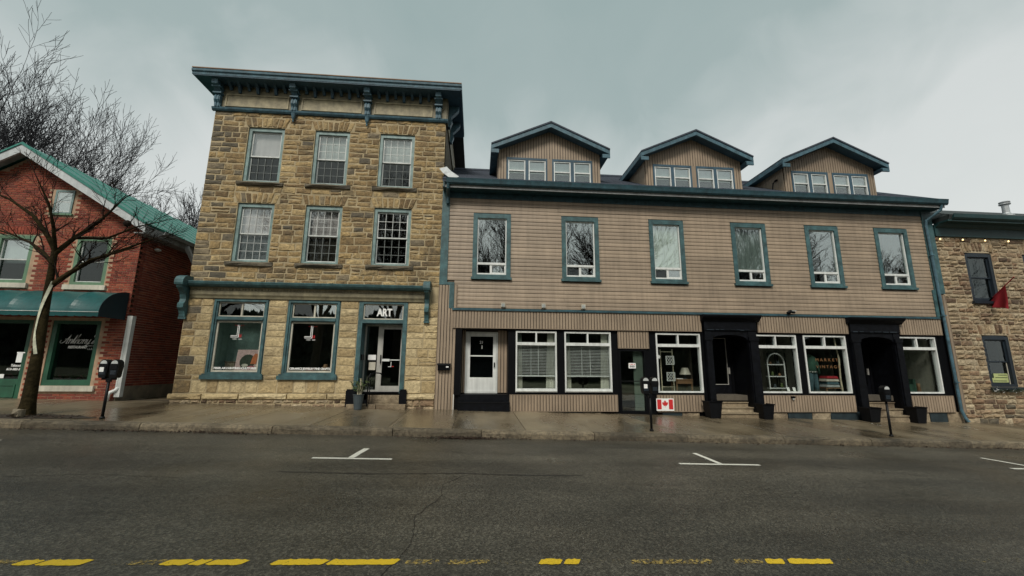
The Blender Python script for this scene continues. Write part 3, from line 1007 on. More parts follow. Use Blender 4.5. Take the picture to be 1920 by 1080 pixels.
dr = S.add('door', mb, 'aluminium')
pane(S, dr, -3.715, -3.32, 0.855, 2.965, 0.49, 'glass')
pane(S, dr, -3.15, -2.565, 0.985, 2.865, 0.49, 'dark_glass')
S.add('push_bar', MB().box(-3.15, -2.565, 0.44, 0.46, 1.82, 1.85).box(-3.15, -2.9, 0.42, 0.46, 1.79, 1.87), 'white_vinyl', dr)
S.add('handle', MB().box(-3.21, -3.18, 0.42, 0.46, 1.72, 2.0), 'black_paint', dr)
S.add('notice', MB().box(-3.62, -3.36, 0.480, 0.484, 1.83, 2.0), 'white_print', dr)
S.add('notice', MB().box(-3.58, -3.36, 0.480, 0.484, 1.50, 1.76), 'off_white', dr)
m_ = MB().box(-2.86, -2.845, 0.482, 0.487, 1.62, 1.79).box(-2.95, -2.845, 0.482, 0.487, 1.605, 1.62)
S.add('gallery_mark', m_, 'white_print', dr)
S.add('gallery_mark', MB().box(-2.83, -2.76, 0.482, 0.487, 1.61, 1.63), 'red_print', dr)
S.add('threshold', MB().box(-3.77, -2.44, 0.30, 0.56, 0.3, 0.80), 'black_paint', ent)
S.add('letter_box', MB().box(-3.755, -3.72, 0.1, 0.35, 1.82, 2.0), 'black_paint', ent)
st = MB()
st.cur = 0.7
stone(st, ((-3.45, 0.47), (-2.43, 0.47), (-2.43, 0.72), (-3.45, 0.72)), -0.02, 0.03, rq, 6, 2, 0.01, 0.006)
st.box(-3.45, -2.43, -0.03, 0.3, 0.2, 0.70)
S.add('step', st, 'step_stone')
for a, b in ((-3.98, -3.08), (-3.065, -2.18)):
    st = MB()
    st.cur = rq.random()
    stone(st, ((a, 0.22), (b, 0.22), (b, 0.46), (a, 0.46)), -0.36, 0.03, rq, 6, 2, 0.01, 0.006)
    st.box(a + 0.005, b - 0.005, -0.37, -0.03, 0.15, 0.447)
    S.add('step', st, 'step_stone')
for a, b in ((-4.08, -3.80), (-2.42, -2.2)):
    S.add('door_block', MB().box(a, b, -0.14, 0.12, 0.3, 0.86).box(a + 0.02, b - 0.02, -0.12, 0.12, 0.86, 0.90), 'black_wood', ent)
# cornice over the shop front with scrolled end brackets
mb = MB().yz([(0.0, 3.74), (-0.05, 3.74), (-0.06, 3.80), (-0.09, 3.86), (-0.09, 4.03), (-0.15, 4.08), (0.0, 4.10)], -9.2, -1.78)
sh = S.add('shop_fascia', mb, 'dark_cream_paint')
mb = MB().yz([(0.0, 4.10), (-0.17, 4.09), (-0.24, 4.12), (-0.28, 4.17), (-0.30, 4.24), (-0.28, 4.26), (0.0, 4.30)], -9.24, -1.74)
S.add('moulding', mb, 'teal_paint', sh)
m_ = MB()
xx = -9.15
while xx < -1.85:
    m_.box(xx, xx + 0.05, -0.12, -0.085, 4.0, 4.06)
    xx += 0.1
S.add('dentils', m_, 'dark_cream_paint', sh, 'stuff')
for a, b in ((-9.46, -9.2), (-1.79, -1.57)):
    br = MB().yz([(0.0, 3.12), (-0.10, 3.12), (-0.11, 3.20), (-0.15, 3.30), (-0.24, 3.40), (-0.25, 3.52), (-0.18, 3.58), (-0.16, 3.68), (-0.20, 3.82), (-0.30, 3.95), (-0.40, 4.02), (-0.44, 4.10), (0.0, 4.10)], a + 0.04, b - 0.04)
    br.yz([(0.0, 4.10), (-0.46, 4.10), (-0.48, 4.16), (-0.47, 4.26), (-0.40, 4.36), (-0.26, 4.42), (0.0, 4.42)], a, b)
    br.box(a + 0.02, b - 0.02, -0.09, 0.0, 3.05, 3.12)
    bo = S.add('bracket', br, 'teal_paint', sh)
# top frieze, brackets, modillions and cornice
CZ = 11.36
mb = MB().box(SX0 - 0.02, SX1 + 0.02, -0.05, 0.0, 10.50, CZ)
cor = S.add('frieze', mb, 'dark_cream_paint')
S.add('frieze_moulding', MB().yz([(0.0, 10.38), (-0.07, 10.38), (-0.11, 10.43), (-0.13, 10.49), (-0.05, 10.52), (0.0, 10.52)], SX0 - 0.08, SX1 + 0.08), 'blue_teal_paint', cor)
brx = [-9.22, -6.64, -4.10, -1.58]
for i in range(3):
    a, b = brx[i] + 0.22, brx[i + 1] - 0.22
    S.add('frieze_panel', MB().frame(a, b, 10.56, 11.04, 0.05, -0.08, -0.05), 'cream_paint', cor)
    S.add('frieze_panel', MB().box(a + 0.06, b - 0.06, -0.062, -0.05, 10.62, 10.98), 'cream_paint', cor)
    n = 7
    for k in range(n):
        xx = a + (b - a) * (k + 0.5) / n
        lo = 11.08 if k % 2 else 11.18
        S.add('modillion', MB().yz([(-0.05, lo), (-0.10, lo), (-0.13, lo + 0.05), (-0.2, 11.28), (-0.3, CZ), (-0.05, CZ)], xx - 0.045, xx + 0.045), 'dark_blue_paint', cor)
for i, xx in enumerate(brx):
    p = [(-0.05, 10.50), (-0.13, 10.50), (-0.14, 10.62), (-0.20, 10.72), (-0.20, 10.84), (-0.15, 10.92), (-0.18, 11.02), (-0.28, 11.12), (-0.42, 11.20), (-0.45, CZ), (-0.05, CZ)]
    br = MB().yz(p, xx - 0.10, xx + 0.10)
    br.yz([(q[0] - 0.025, q[1]) for q in p[1:6]] + [(-0.05, 10.92)], xx - 0.07, xx - 0.025)
    br.yz([(q[0] - 0.025, q[1]) for q in p[1:6]] + [(-0.05, 10.92)], xx + 0.025, xx + 0.07)
    br.box(xx - 0.14, xx + 0.14, -0.24, -0.05, 10.95, 11.0).box(xx - 0.14, xx + 0.14, -0.34, -0.05, 11.13, 11.18)
    if i in (1, 2):
        br.lathe([(0.02, 10.06), (0.035, 10.10), (0.02, 10.14), (0.06, 10.22), (0.09, 10.38)], (xx, -0.09, 0), 8)
    S.add('bracket', br, 'blue_teal_paint', cor)
# side brackets on the right return
for yy in (0.5, 1.6):
    S.add('bracket', MB().xz([(SX1, 10.5), (SX1 + 0.13, 10.5), (SX1 + 0.2, 10.75), (SX1 + 0.15, 10.9), (SX1 + 0.42, 11.2), (SX1 + 0.44, CZ), (SX1, CZ)], yy - 0.1, yy + 0.1), 'blue_teal_paint', cor)
S.add('frieze_return', MB().box(SX1, SX1 + 0.05, 0.0, 9, 10.5, CZ), 'dark_cream_paint', cor)
CX0, CX1, CY0 = -9.84, -0.79, -0.56
S.add('soffit', MB().box(CX0, CX1, CY0, 2.6, CZ, CZ + 0.03), 'dark_blue_paint', cor)
S.add('cornice', MB().yz([(CY0 + 0.02, CZ + 0.03), (CY0 - 0.01, CZ + 0.03), (CY0 - 0.02, CZ + 0.10), (CY0 - 0.06, CZ + 0.14), (CY0 - 0.07, CZ + 0.21), (CY0 + 0.02, CZ + 0.24)], CX0 - 0.05, CX1 + 0.05).box(CX0 - 0.05, CX0 + 0.02, CY0 + 0.02, 2.6, CZ + 0.03, CZ + 0.22).box(CX1 - 0.02, CX1 + 0.05, CY0 + 0.02, 2.6, CZ + 0.03, CZ + 0.22), 'blue_teal_paint', cor)
S.add('roof', MB().box(CX0, CX1, CY0 - 0.02, 10, CZ + 0.24, CZ + 0.28), 'dark_roof')
S.add('roof_edge', MB().box(CX0 - 0.04, CX1 + 0.04, CY0 - 0.075, CY0 - 0.02, CZ + 0.235, CZ + 0.265), 'wood')

# ================================================================== BEIGE SIDED BLOCK WITH THREE DORMERS
BX0, BX1 = -1.29, 17.42
B = Thing('sided_building', 'long beige clapboard shop block with teal window trim and three gabled dormers', 'building', (8.0, 0.0, gs(8.0)))
bwin = [(-0.21, 1.11, 4.63, 6.95), (2.92, 4.26, 4.63, 6.95), (6.13, 7.43, 4.63, 6.95), (9.25, 10.60, 4.63, 6.95), (12.16, 13.49, 4.63, 6.95), (14.97, 16.33, 4.63, 6.95)]
swin = [(1.31, 2.70, 0.82, 2.83), (2.97, 4.58, 0.82, 2.83), (6.17, 7.77, 0.82, 2.83), (9.77, 11.33, 0.82, 2.83), (11.60, 13.22, 0.82, 2.83), (15.25, 16.75, 0.82, 2.83)]
alcove = (-0.50, 1.06, 0.0, 2.88)
door2 = (4.83, 5.80, 0.0, 2.27)
port1 = (8.10, 9.50, -0.2, 2.95)
port2 = (13.62, 15.02, -0.3, 2.95)
mb = MB()
wall_holes(mb, BX0, BX1, 3.4, 7.9, bwin, 0.0, 0.25)
up_wall = B.add('upper_wall', mb, 'clapboard_gap')
mb = MB()
wall_holes(mb, BX0, BX1, -0.6, 3.4, swin + [alcove, door2, port1, port2], 0.012, 0.25)
lo_wall = B.add('shopfront_wall', mb, 'black_paint')
# clapboards: one piece per run of board
BZ0, BZ1, NB = 3.58, 7.52, 29
bh = (BZ1 - BZ0) / NB
bm = MB()
bm.yz([(0.0, 0.009), (-0.028, 0.009), (-0.025, bh * 0.5), (-0.012, bh + 0.004), (0.0, bh + 0.004)], 0.0, 1.0)
board_me = bm.mesh('clapboard', (0, 0, 0))
rb = random.Random(9)
for i in range(NB):
    z = BZ0 + i * bh
    lx = -0.80 if z < 4.45 else -1.05
    segs = [(lx, 17.05 if z > 4.45 else 16.95)]
    for w in bwin:
        if w[2] - 0.06 < z + bh / 2 < w[3] + 0.03:
            out = []
            for a, b in segs:
                if w[1] <= a or w[0] >= b:
                    out.append((a, b))
                else:
                    out += [(a, w[0]), (w[1], b)]
            segs = out
    fin = []
    for a, b in segs:
        while b - a > 5.5:
            c = a + rb.uniform(3.2, 4.6)
            fin.append((a, c - 0.003))
            a = c
        fin.append((a, b))
    for a, b in fin:
        o = put('clapboard', board_me, 'beige_siding', up_wall, loc=(a - B.org[0], rb.uniform(-0.003, 0.003) - B.org[1], z - B.org[2]))
        o.scale = (b - a, 1, 1)
        o.rotation_euler.y = rb.uniform(-0.0016, 0.0016)
# upper windows: casing, fixed light over a two-pane slider
for k, (x0, x1, z0, z1) in enumerate(bwin):
    mb = MB().frame(x0, x1, z0, z1, 0.15, -0.055, 0.08, 0.16, 0.12)
    win = B.add('window', mb, 'teal_paint')
    B.add('sill', MB().box(x0 - 0.04, x1 + 0.04, -0.10, 0.02, z0 - 0.05, z0 + 0.03), 'teal_paint', win)
    a, b, c, d = x0 + 0.15, x1 - 0.15, z0 + 0.12, z1 - 0.16
    zr = c + 0.36
    B.add('sash', MB().frame(a, b, c, d, 0.035, 0.0, 0.07, 0.03, 0.06).box(a + 0.035, b - 0.035, -0.005, 0.07, zr, zr + 0.075), 'white_vinyl', win)
    xm = a + (b - a) * 0.47
    B.add('slider', MB().box(xm - 0.025, xm + 0.025, 0.012, 0.06, c + 0.06, zr).frame(xm + 0.025, b - 0.035, c + 0.06, zr, 0.03, 0.02, 0.05), 'white_vinyl', win)
    pane(B, win, a + 0.035, b - 0.035, zr + 0.075, d - 0.03, 0.04, 'upper_glass')
    pane(B, win, a + 0.035, xm - 0.025, c + 0.06, zr, 0.05, 'dark_glass')
    pane(B, win, xm + 0.055, b - 0.065, c + 0.09, zr - 0.03, 0.036, 'upper_glass')
    if k in (2, 3):
        m_ = MB()
        n = 26
        for i in range(n):
            u0, u1 = i / n, (i + 1) / n
            y0_, y1_ = 0.14 + 0.03 * math.sin(i * 1.7), 0.14 + 0.03 * math.sin((i + 1) * 1.7)
            m_.face([(a - 0.02 + (b - a + 0.04) * u0, y0_, zr), (a - 0.02 + (b - a + 0.04) * u1, y1_, zr), (a - 0.02 + (b - a + 0.04) * u1, y1_, d + 0.02), (a - 0.02 + (b - a + 0.04) * u0, y0_, d + 0.02)])
        B.add('curtain', m_, 'curtain' if k == 2 else 'shade_grey', win, smooth=True)
# trim
B.add('corner_board', MB().box(-1.31, -1.05, -0.06, 0.0, 4.45, 8.1), 'teal_paint')
B.add('trim', MB().box(-1.31, -0.80, -0.065, 0.0, 4.36, 4.45).box(-0.96, -0.80, -0.06, 0.0, 3.56, 4.36), 'teal_paint')
B.add('corner_board', MB().box(17.05, 17.46, -0.06, 0.0, 4.45, 7.75).box(16.95, 17.08, -0.062, 0.0, 3.56, 4.6), 'teal_paint')
B.add('belt_trim', MB().yz([(0.0, 3.49), (-0.13, 3.49), (-0.13, 3.52), (-0.05, 3.575), (0.0, 3.575)], -0.84, 17.0), 'dark_teal_paint')
B.add('frieze_board', MB().box(BX0, 17.5, -0.04, 0.0, 7.50, 7.72), 'dark_teal_paint')
B.add('soffit', MB().box(BX0, 17.6, -0.46, 0.0, 7.72, 7.75), 'dark_teal_paint')
B.add('fascia_strip', MB().box(BX0 + 0.1, 17.6, -0.475, -0.46, 7.70, 7.80), 'grey_soffit')
# gutter
gp = [(-0.475, 7.80), (-0.54, 7.79), (-0.585, 7.84), (-0.60, 7.92), (-0.62, 8.0), (-0.60, 8.0), (-0.58, 7.93), (-0.565, 7.86), (-0.53, 7.815), (-0.475, 7.82)]
B.add('gutter', MB().yz(gp, BX0 + 0.12, 17.65), 'dark_teal_paint')
# downpipes
def pipe(T, name, pts, r, m, n=8, clips=()):
    o = T.add(name, MB().tube(pts, r, n), m, smooth=False)
    for p in clips:
        T.add('pipe_clip', MB().box(p[0] - r - 0.02, p[0] + r + 0.02, p[1] - r - 0.012, p[1] + 0.03, p[2], p[2] + 0.04), m, o)
    return o
pipe(B, 'downpipe', [(17.42, -0.52, 7.80), (17.42, -0.46, 7.62), (17.12, -0.14, 7.28), (17.1, -0.12, 7.1), (17.14, -0.12, 3.0), (17.16, -0.12, 0.25), (17.2, -0.16, 0.02), (17.22, -0.24, -0.14)], 0.05, 'blue_teal_paint', 8, [(17.11, -0.12, 5.9), (17.13, -0.12, 3.6), (17.15, -0.12, 1.2)])
pipe(B, 'downpipe', [(-1.10, -0.53, 7.82), (-1.10, -0.5, 7.66), (-1.12, -0.14, 7.5), (-1.12, -0.12, 7.25)], 0.055, 'dark_teal_paint')
# loose flashing at the junction with the stone block
B.add('flashing', MB().prism([(-1.32, -0.30, 8.30), (-1.0, -0.42, 8.02), (-0.75, -0.46, 8.10), (-1.05, -0.32, 8.36)], [(-1.32, -0.28, 8.33), (-1.0, -0.40, 8.05), (-0.75, -0.44, 8.13), (-1.05, -0.30, 8.39)]).prism([(-1.45, -0.2, 8.5), (-1.30, -0.32, 8.27), (-1.02, -0.34, 8.34), (-1.20, -0.2, 8.58)], [(-1.45, -0.18, 8.52), (-1.30, -0.3, 8.29), (-1.02, -0.32, 8.36), (-1.20, -0.18, 8.6)]), 'fascia_white')
# vertical siding panels
def panel(name, x0, x1, z0, z1, y, parent=None, top=None, cap=True):
    p = B.add(name, MB().box(x0, x1, y, 0.05, z0, z1), 'beige_groove', parent)
    m_ = MB()
    vsiding(m_, x0, x1, z0 + 0.004, z1 - 0.004, y, 0.1, top)
    B.add('siding_strips', m_, 'beige_siding', p, 'stuff')
    if cap:
        B.add('edge_strip', MB().frame(x0 - 0.012, x1 + 0.012, z0 - 0.012, z1 + 0.012, 0.012, y - 0.024, y + 0.01), 'beige_siding', p)
    return p
panel('side_panel', -1.30, -0.70, 0.24, 4.36, -0.03)
for a, b in ((-0.80, 7.80), (9.90, 13.30), (15.34, 17.0)):
    panel('fascia_panel', a, b, 2.91, 3.48, -0.07)
panel('end_panel', 17.2, 17.44, 0.17, 4.4, -0.03)
for a, b, z in ((1.12, 4.72, 0.22), (6.10, 7.72, 0.21), (9.76, 13.22, 0.20), (15.28, 17.0, 0.19)):
    panel('base_panel', a, b, z, 0.735, -0.05)
panel('door_panel', 4.83, 5.90, 2.30, 2.87, -0.02)
# shop windows with a two-light transom
for k, (x0, x1, z0, z1) in enumerate(swin):
    mb = MB().frame(x0, x1, z0, z1, 0.05, -0.02, 0.12, 0.05, 0.05 if k > 1 else 0.12)
    zt = 2.36
    mb.box(x0 + 0.05, x1 - 0.05, -0.025, 0.12, zt, zt + 0.10)
    xm = (x0 + x1) / 2
    mb.box(xm - 0.025, xm + 0.025, -0.015, 0.12, zt + 0.10, z1 - 0.05)
    win = B.add('shop_window', mb, 'white_vinyl')
    if k < 2:
        B.add('sill', MB().box(x0 + 0.01, x1 - 0.01, -0.05, -0.021, z0 + 0.03, z0 + 0.06), 'white_vinyl', win)
    zb = z0 + (0.05 if k > 1 else 0.12)
    pane(B, win, x0 + 0.05, x1 - 0.05, zb, zt, 0.06, 'glass')
    pane(B, win, x0 + 0.05, xm - 0.025, zt + 0.10, z1 - 0.05, 0.06, 'dark_glass')
    pane(B, win, xm + 0.025, x1 - 0.05, zt + 0.10, z1 - 0.05, 0.06, 'glass')
    if k < 2:                                    # venetian blind and tied-back curtains
        m_ = MB()
        n = 21
        for i in range(n):
            z = 1.36 + (zt - 1.36) * i / (n - 1)
            m_.box(x0 + 0.06, x1 - 0.06, 0.11, 0.135, z, z + 0.014)
        for u in (0.38, 0.56):
            m_.box(x0 + (x1 - x0) * u - 0.008, x0 + (x1 - x0) * u + 0.008, 0.10, 0.107, 1.36, zt)
        m_.box(x0 + 0.06, x1 - 0.06, 0.105, 0.14, 1.325, 1.36)
        B.add('venetian_blind', m_, 'white_vinyl', win, 'stuff')
        for s_, w in ((0, 0.20), (1, 0.30)):
            m_ = MB()
            n = 14
            for i in range(n):
                u0, u1 = i / n, (i + 1) / n
                xa0, xb0 = u0 * w, u1 * w
                f = (lambda q: x0 + 0.05 + q) if s_ == 0 else (lambda q: x1 - 0.05 - q)
                ya, yb = 0.20 + 0.03 * math.sin(i * 2.1), 0.20 + 0.03 * math.sin((i + 1) * 2.1)
                m_.face([(f(xa0), ya, zb), (f(xb0), yb, zb), (f(xb0 * 0.8), yb, z1), (f(xa0 * 0.8), ya, z1)])
            B.add('curtain', m_, 'curtain', win, smooth=True)
# inside: floors, partitions and back wall
mb = MB()
for z in (0.55, 3.2, 7.6):
    mb.box(BX0 + 0.02, BX1 - 0.02, 0.265 if z < 3 else 0.27, 9.5, z, z + 0.18)
mb.box(BX0 + 0.02, BX1 - 0.02, 3.6, 3.75, 0.73, 7.6)
for xx in (1.12, 4.68, 5.95, 7.85, 9.62, 13.4, 15.1):
    mb.box(xx, xx + 0.06, 0.95, 3.6, 0.73, 3.2)
B.add('floor', mb, 'interior')
B.add('inner_wall', MB().box(11.62, 11.68, 0.3, 2.0, 0.73, 3.2).box(9.72, 11.62, 2.0, 2.05, 0.73, 3.2), 'interior_pale')
B.add('inner_wall', MB().box(15.2, 16.9, 2.4, 2.45, 1.6, 3.2).box(16.78, 16.84, 0.3, 2.4, 0.73, 3.2), 'interior_pale')
B.add('side_wall', MB().box(BX1 - 0.25, BX1, 0.262, 9.6, -0.6, 7.9).box(BX0, BX1, 9.6, 9.8, -0.6, 7.9).box(BX0, BX0 + 0.02, 0.27, 9.6, -0.6, 7.9), 'beige_siding')
# alcove with white storm door and dark steps
al = B.add('alcove', MB().box(-0.56, -0.50, 0.262, 0.95, 0.0, 2.95).box(1.06, 1.12, 0.262, 0.95, 0.0, 2.95).box(-0.5, 1.06, 0.9, 0.95, 0.72, 2.95).box(-0.5, 1.06, 0.262, 0.9, 2.88, 2.95), 'beige_groove')
m_ = MB()
vsiding(m_, -0.49, -0.37, 0.78, 2.87, 0.46, 0.06)
vsiding(m_, 0.73, 1.05, 0.78, 2.87, 0.46, 0.11)
B.add('siding_strips', m_, 'beige_siding', al, 'stuff')
B.add('alcove_back', MB().box(-0.5, -0.37, 0.462, 0.52, 0.76, 2.88).box(0.73, 1.06, 0.462, 0.52, 0.76, 2.88).box(-0.37, 0.73, 0.462, 0.52, 2.82, 2.88), 'beige_groove', al)
mb = MB().frame(-0.37, 0.73, 0.76, 2.82, 0.06, 0.40, 0.52)
sd = B.add('door', mb, 'white_frame')
B.add('leaf', MB().frame(-0.31, 0.67, 0.78, 2.76, 0.10, 0.43, 0.47, 0.10, 0.5).box(-0.21, 0.57, 0.43, 0.47, 1.98, 2.02).box(-0.28, 0.64, 0.425, 0.43, 0.80, 1.24), 'white_vinyl', sd)
pane(B, sd, -0.21, 0.57, 1.28, 1.98, 0.45, 'dark_glass')
pane(B, sd, -0.21, 0.57, 2.02, 2.66, 0.45, 'dark_glass')
B.add('inner_leaf', MB().box(-0.31, 0.67, 0.6, 0.64, 0.76, 2.82), 'black_wood', sd)
B.add('handle', MB().box(0.60, 0.64, 0.39, 0.43, 1.62, 1.78), 'black_paint', sd)
lettering(B, '21', 0.13, 0.17, 0.442, 2.42, 'white_print', sd)
B.add('sticker', MB().box(0.17, 0.205, 0.440, 0.444, 2.24, 2.36), 'white_frame', sd)
B.add('step', MB().box(-0.5, 1.06, 0.02, 0.95, 0.2, 0.745).box(-0.56, 1.1, -0.25, 0.01, 0.1, 0.52).box(-0.56, 1.1, -0.02, 0.02, 0.52, 0.745), 'black_wood', al)
B.add('step_nosing', MB().box(-0.56, 1.1, -0.262, -0.25, 0.49, 0.525), 'meter_black', al)
B.add('post', MB().box(-0.70, -0.50, -0.06, 0.01, 0.72, 2.90), 'black_paint', al)
B.add('edge_strip', MB().box(-0.72, -0.70, -0.06, 0.0, 0.2, 0.75).box(-0.70, -0.55, -0.05, -0.03, 0.745, 0.765), 'white_vinyl', al)
# glazed black door
mb = MB().frame(4.83, 5.80, 0.10, 2.27, 0.07, -0.01, 0.14, 0.07, 0.12)
gd = B.add('door', mb, 'black_paint')
pane(B, gd, 4.90, 5.73, 0.22, 2.20, 0.08, 'glass')
B.add('door_rail', MB().box(4.90, 5.73, 0.03, 0.06, 1.18, 1.21), 'meter_black', gd)
B.add('notice', MB().box(5.20, 5.45, 0.07, 0.074, 1.62, 1.80), 'white_print', gd)
m_ = MB()
for i, w in enumerate((0.03, 0.05, 0.03, 0.04)):
    m_.box(5.235 + i * 0.05, 5.235 + i * 0.05 + w * 0.8, 0.066, 0.07, 1.74, 1.765)
B.add('print', m_, 'red_print', gd, 'stuff')
m_ = MB()
for i in range(3):
    m_.frame(5.24 + i * 0.06, 5.285 + i * 0.06, 1.655, 1.715, 0.014, 0.066, 0.07)
B.add('print', m_, 'black_paint', gd, 'stuff')
B.add('door_curtain', MB().box(5.40, 5.73, 0.16, 0.17, 0.22, 2.2), 'sage_cloth', gd)
B.add('threshold', MB().box(4.80, 5.84, -0.12, -0.01, 0.05, 0.10), 'aluminium', gd)
# footing: painted blocks alternating with rough stone
rf = random.Random(31)
x = 1.15
teal = True
while x < 17.3:
    w = rf.uniform(0.6, 1.2)
    xe = min(x + w, 17.35)
    skip = any(a - 0.25 < (x + xe) / 2 < b + 0.25 for a, b in ((4.83, 5.80), (7.95, 9.6), (13.5, 15.1)))
    if not skip:
        zt = 0.20
        if teal:
            B.add('footing_block', MB().box(x, xe - 0.01, -0.03, 0.012, gs(x) - 0.3, zt - 0.012), 'slate_paint')
        else:
            m_ = MB()
            m_.cur = rf.uniform(0.4, 1)
            stone(m_, ((x, gs(x) - 0.2), (xe - 0.01, gs(x) - 0.2), (xe - 0.01, zt - 0.014), (x, zt - 0.014)), 0.01, 0.05, rf, 5, 3, 0.02, 0.02)
            B.add('footing_stone', m_, 'step_stone')
    teal = not teal
    x = xe

# black shop portals with entablature, pilasters and segmental arch
def portal(h, cx0, cx1, glaze):
    x0, x1 = h[0], h[1]
    zb = gs((x0 + x1) / 2)
    zt = 3.46
    mb = MB()
    mb.box(cx0 + 0.14, x0 + 0.02, -0.12, 0.011, zb - 0.2, 2.72)
    mb.box(x1 - 0.02, cx1 - 0.14, -0.12, 0.011, zb - 0.2, 2.72)
    n = 14
    for i in range(n):                       # head board cut to an arch
        u0, u1 = i / n, (i + 1) / n
        a, b = x0 + 0.02 + (x1 - x0 - 0.04) * u0, x0 + 0.02 + (x1 - x0 - 0.04) * u1
        f = lambda u: 2.60 + 0.20 * math.sqrt(max(0, 1 - (2 * u - 1) ** 2))
        mb.prism([(a, -0.10, f(u0)), (b, -0.10, f(u1)), (b, -0.10, 2.95), (a, -0.10, 2.95)], [(a, 0.3, f(u0)), (b, 0.3, f(u1)), (b, 0.3, 2.95), (a, 0.3, 2.95)])
    mb.box(cx0 + 0.14, x0 + 0.02, -0.12, 0.011, 2.72, 2.95).box(x1 - 0.02, cx1 - 0.14, -0.12, 0.011, 2.72, 2.95)
    p = B.add('portal', mb, 'black_wood')
    B.add('frieze', MB().box(cx0 + 0.12, cx1 - 0.12, -0.15, -0.0, 2.95, 3.26), 'black_wood', p)
    m_ = MB()
    rr = random.Random(int(cx0 * 10))
    xx = cx0 + 0.2
    while xx < cx1 - 0.3:
        w = rr.uniform(0.1, 0.3)
        m_.box(xx, xx + w, -0.165, -0.15, 2.955 + rr.uniform(-0.01, 0.02), 2.975 + rr.uniform(0, 0.02))
        xx += w + rr.uniform(0.0, 0.08)
    B.add('carved_trim', m_, 'dark_blue_frame', p, 'stuff')
    B.add('cornice', MB().yz([(0.0, 3.26), (-0.17, 3.26), (-0.22, 3.32), (-0.30, 3.38), (-0.34, 3.44), (-0.34, zt + 0.02), (0.0, zt + 0.03)], cx0 + 0.02, cx1 - 0.02), 'black_wood', p)
    for a, b in ((cx0 + 0.10, x0 + 0.04), (x1 - 0.04, cx1 - 0.10)):
        B.add('pilaster', MB().box(a + 0.05, b - 0.02, -0.17, -0.12, zb + 0.3, 2.6).box(a, b, -0.20, -0.11, zb - 0.1, zb + 0.3).box(a, b, -0.19, -0.11, 2.6, 2.72), 'black_wood', p)
    B.add('recess', MB().box(x0 - 0.04, x0, 0.262, 1.3, zb - 0.2, 3.1).box(x1, x1 + 0.04, 0.262, 1.3, zb - 0.2, 3.1).box(x0, x1, 0.262, 1.3, 2.96, 3.05), 'black_wood', p)
    yd = 0.95
    mb = MB().frame(x0, x1, 0.56, 2.96, 0.10, yd, yd + 0.08)
    d = B.add('door', mb, 'black_paint')
    g0, g1 = x0 + 0.32, x1 - 0.12
    B.add('leaf', MB().frame(x0 + 0.10, x1 - 0.10, 0.66, 2.86, 0.14, yd + 0.02, yd + 0.07, 0.12, 0.42), 'black_wood', d)
    B.add('glazing_bead', MB().frame(x0 + 0.22, x1 - 0.22, 1.06, 2.76, 0.022, yd - 0.005, yd + 0.02), 'aluminium' if glaze else 'black_paint', d)
    pane(B, d, x0 + 0.24, x1 - 0.24, 1.08, 2.74, yd + 0.04, 'dark_glass')
    B.add('handle', MB().box(x1 - 0.21, x1 - 0.16, yd - 0.04, yd + 0.02, 1.45, 1.68), 'aluminium', d)
    z1_ = 0.50
    n = 3
    for i in range(n):
        za = zb - 0.1 if i == 0 else zb + (z1_ - zb) * i / n
        zc = zb + (z1_ - zb) * (i + 1) / n
        y0_ = -0.30 + 0.27 * i
        m_ = MB()
        m_.cur = rf.random()
        m_.box(x0 + 0.03 if i else x0 + 0.0, x1 - 0.03, y0_, 1.0, za, zc - 0.035)
        so = B.add('step', m_, 'step_stone', p)
        B.add('tread', MB().box(x0 + 0.02, x1 - 0.02, y0_ - 0.03, 1.0, zc - 0.035, zc), 'step_stone', p)
portal(port1, 7.76, 9.92, True)
portal(port2, 13.22, 15.38, False)

# roof: shingle courses on a gable roof, dormers proud of it
RS, RY0, RZ0, RY1 = 0.552, -0.56, 7.99, 4.72
def rz(y):
    return RZ0 + (y - RY0) * RS
mb = MB().prism([(BX0, RY0, RZ0 - 0.02), (17.55, RY0, RZ0 - 0.02), (17.55, RY1, rz(RY1) - 0.02), (BX0, RY1, rz(RY1) - 0.02)], [(BX0, RY0, RZ0 - 0.12), (17.55, RY0, RZ0 - 0.12), (17.55, RY1, rz(RY1) - 0.14), (BX0, RY1, rz(RY1) - 0.14)])
mb.prism([(BX0, RY1, rz(RY1)), (17.55, RY1, rz(RY1)), (17.55, 10.0, RZ0), (BX0, 10.0, RZ0)], [(BX0, RY1, rz(RY1) - 0.14), (17.55, RY1, rz(RY1) - 0.14), (17.55, 10.0, RZ0 - 0.14), (BX0, 10.0, RZ0 - 0.14)])
roof = B.add('roof', mb, 'shingle')
m_ = MB()
y = RY0 - 0.02
rr = random.Random(4)
while y < RY1 - 0.05:
    y2 = y + 0.145
    m_.cur = rr.random()
    x = BX0
    while x < 17.55:
        w = min(rr.uniform(0.25, 0.4), 17.56 - x)
        t_ = rr.uniform(0.012, 0.024)
        m_.face([(x, y, rz(y) + t_), (x + w - 0.006, y, rz(y) + t_), (x + w - 0.006, y2 + 0.04, rz(y2 + 0.04) + 0.003), (x, y2 + 0.04, rz(y2 + 0.04) + 0.003)])
        m_.face([(x, y, rz(y) - 0.02), (x + w - 0.006, y, rz(y) - 0.02), (x + w - 0.006, y, rz(y) + t_), (x, y, rz(y) + t_)])
        x += w
    y = y2
B.add('shingles', m_, 'shingle', roof, 'stuff')
B.add('ridge_cap', MB().box(BX0, 17.56, RY1 - 0.12, RY1 + 0.12, rz(RY1) - 0.03, rz(RY1) + 0.05), 'shingle', roof)
B.add('gable_wall', MB().yz([(0.0, 7.7), (9.6, 7.7), (RY1, rz(RY1) - 0.15)], BX1 - 0.2, BX1), 'beige_siding')
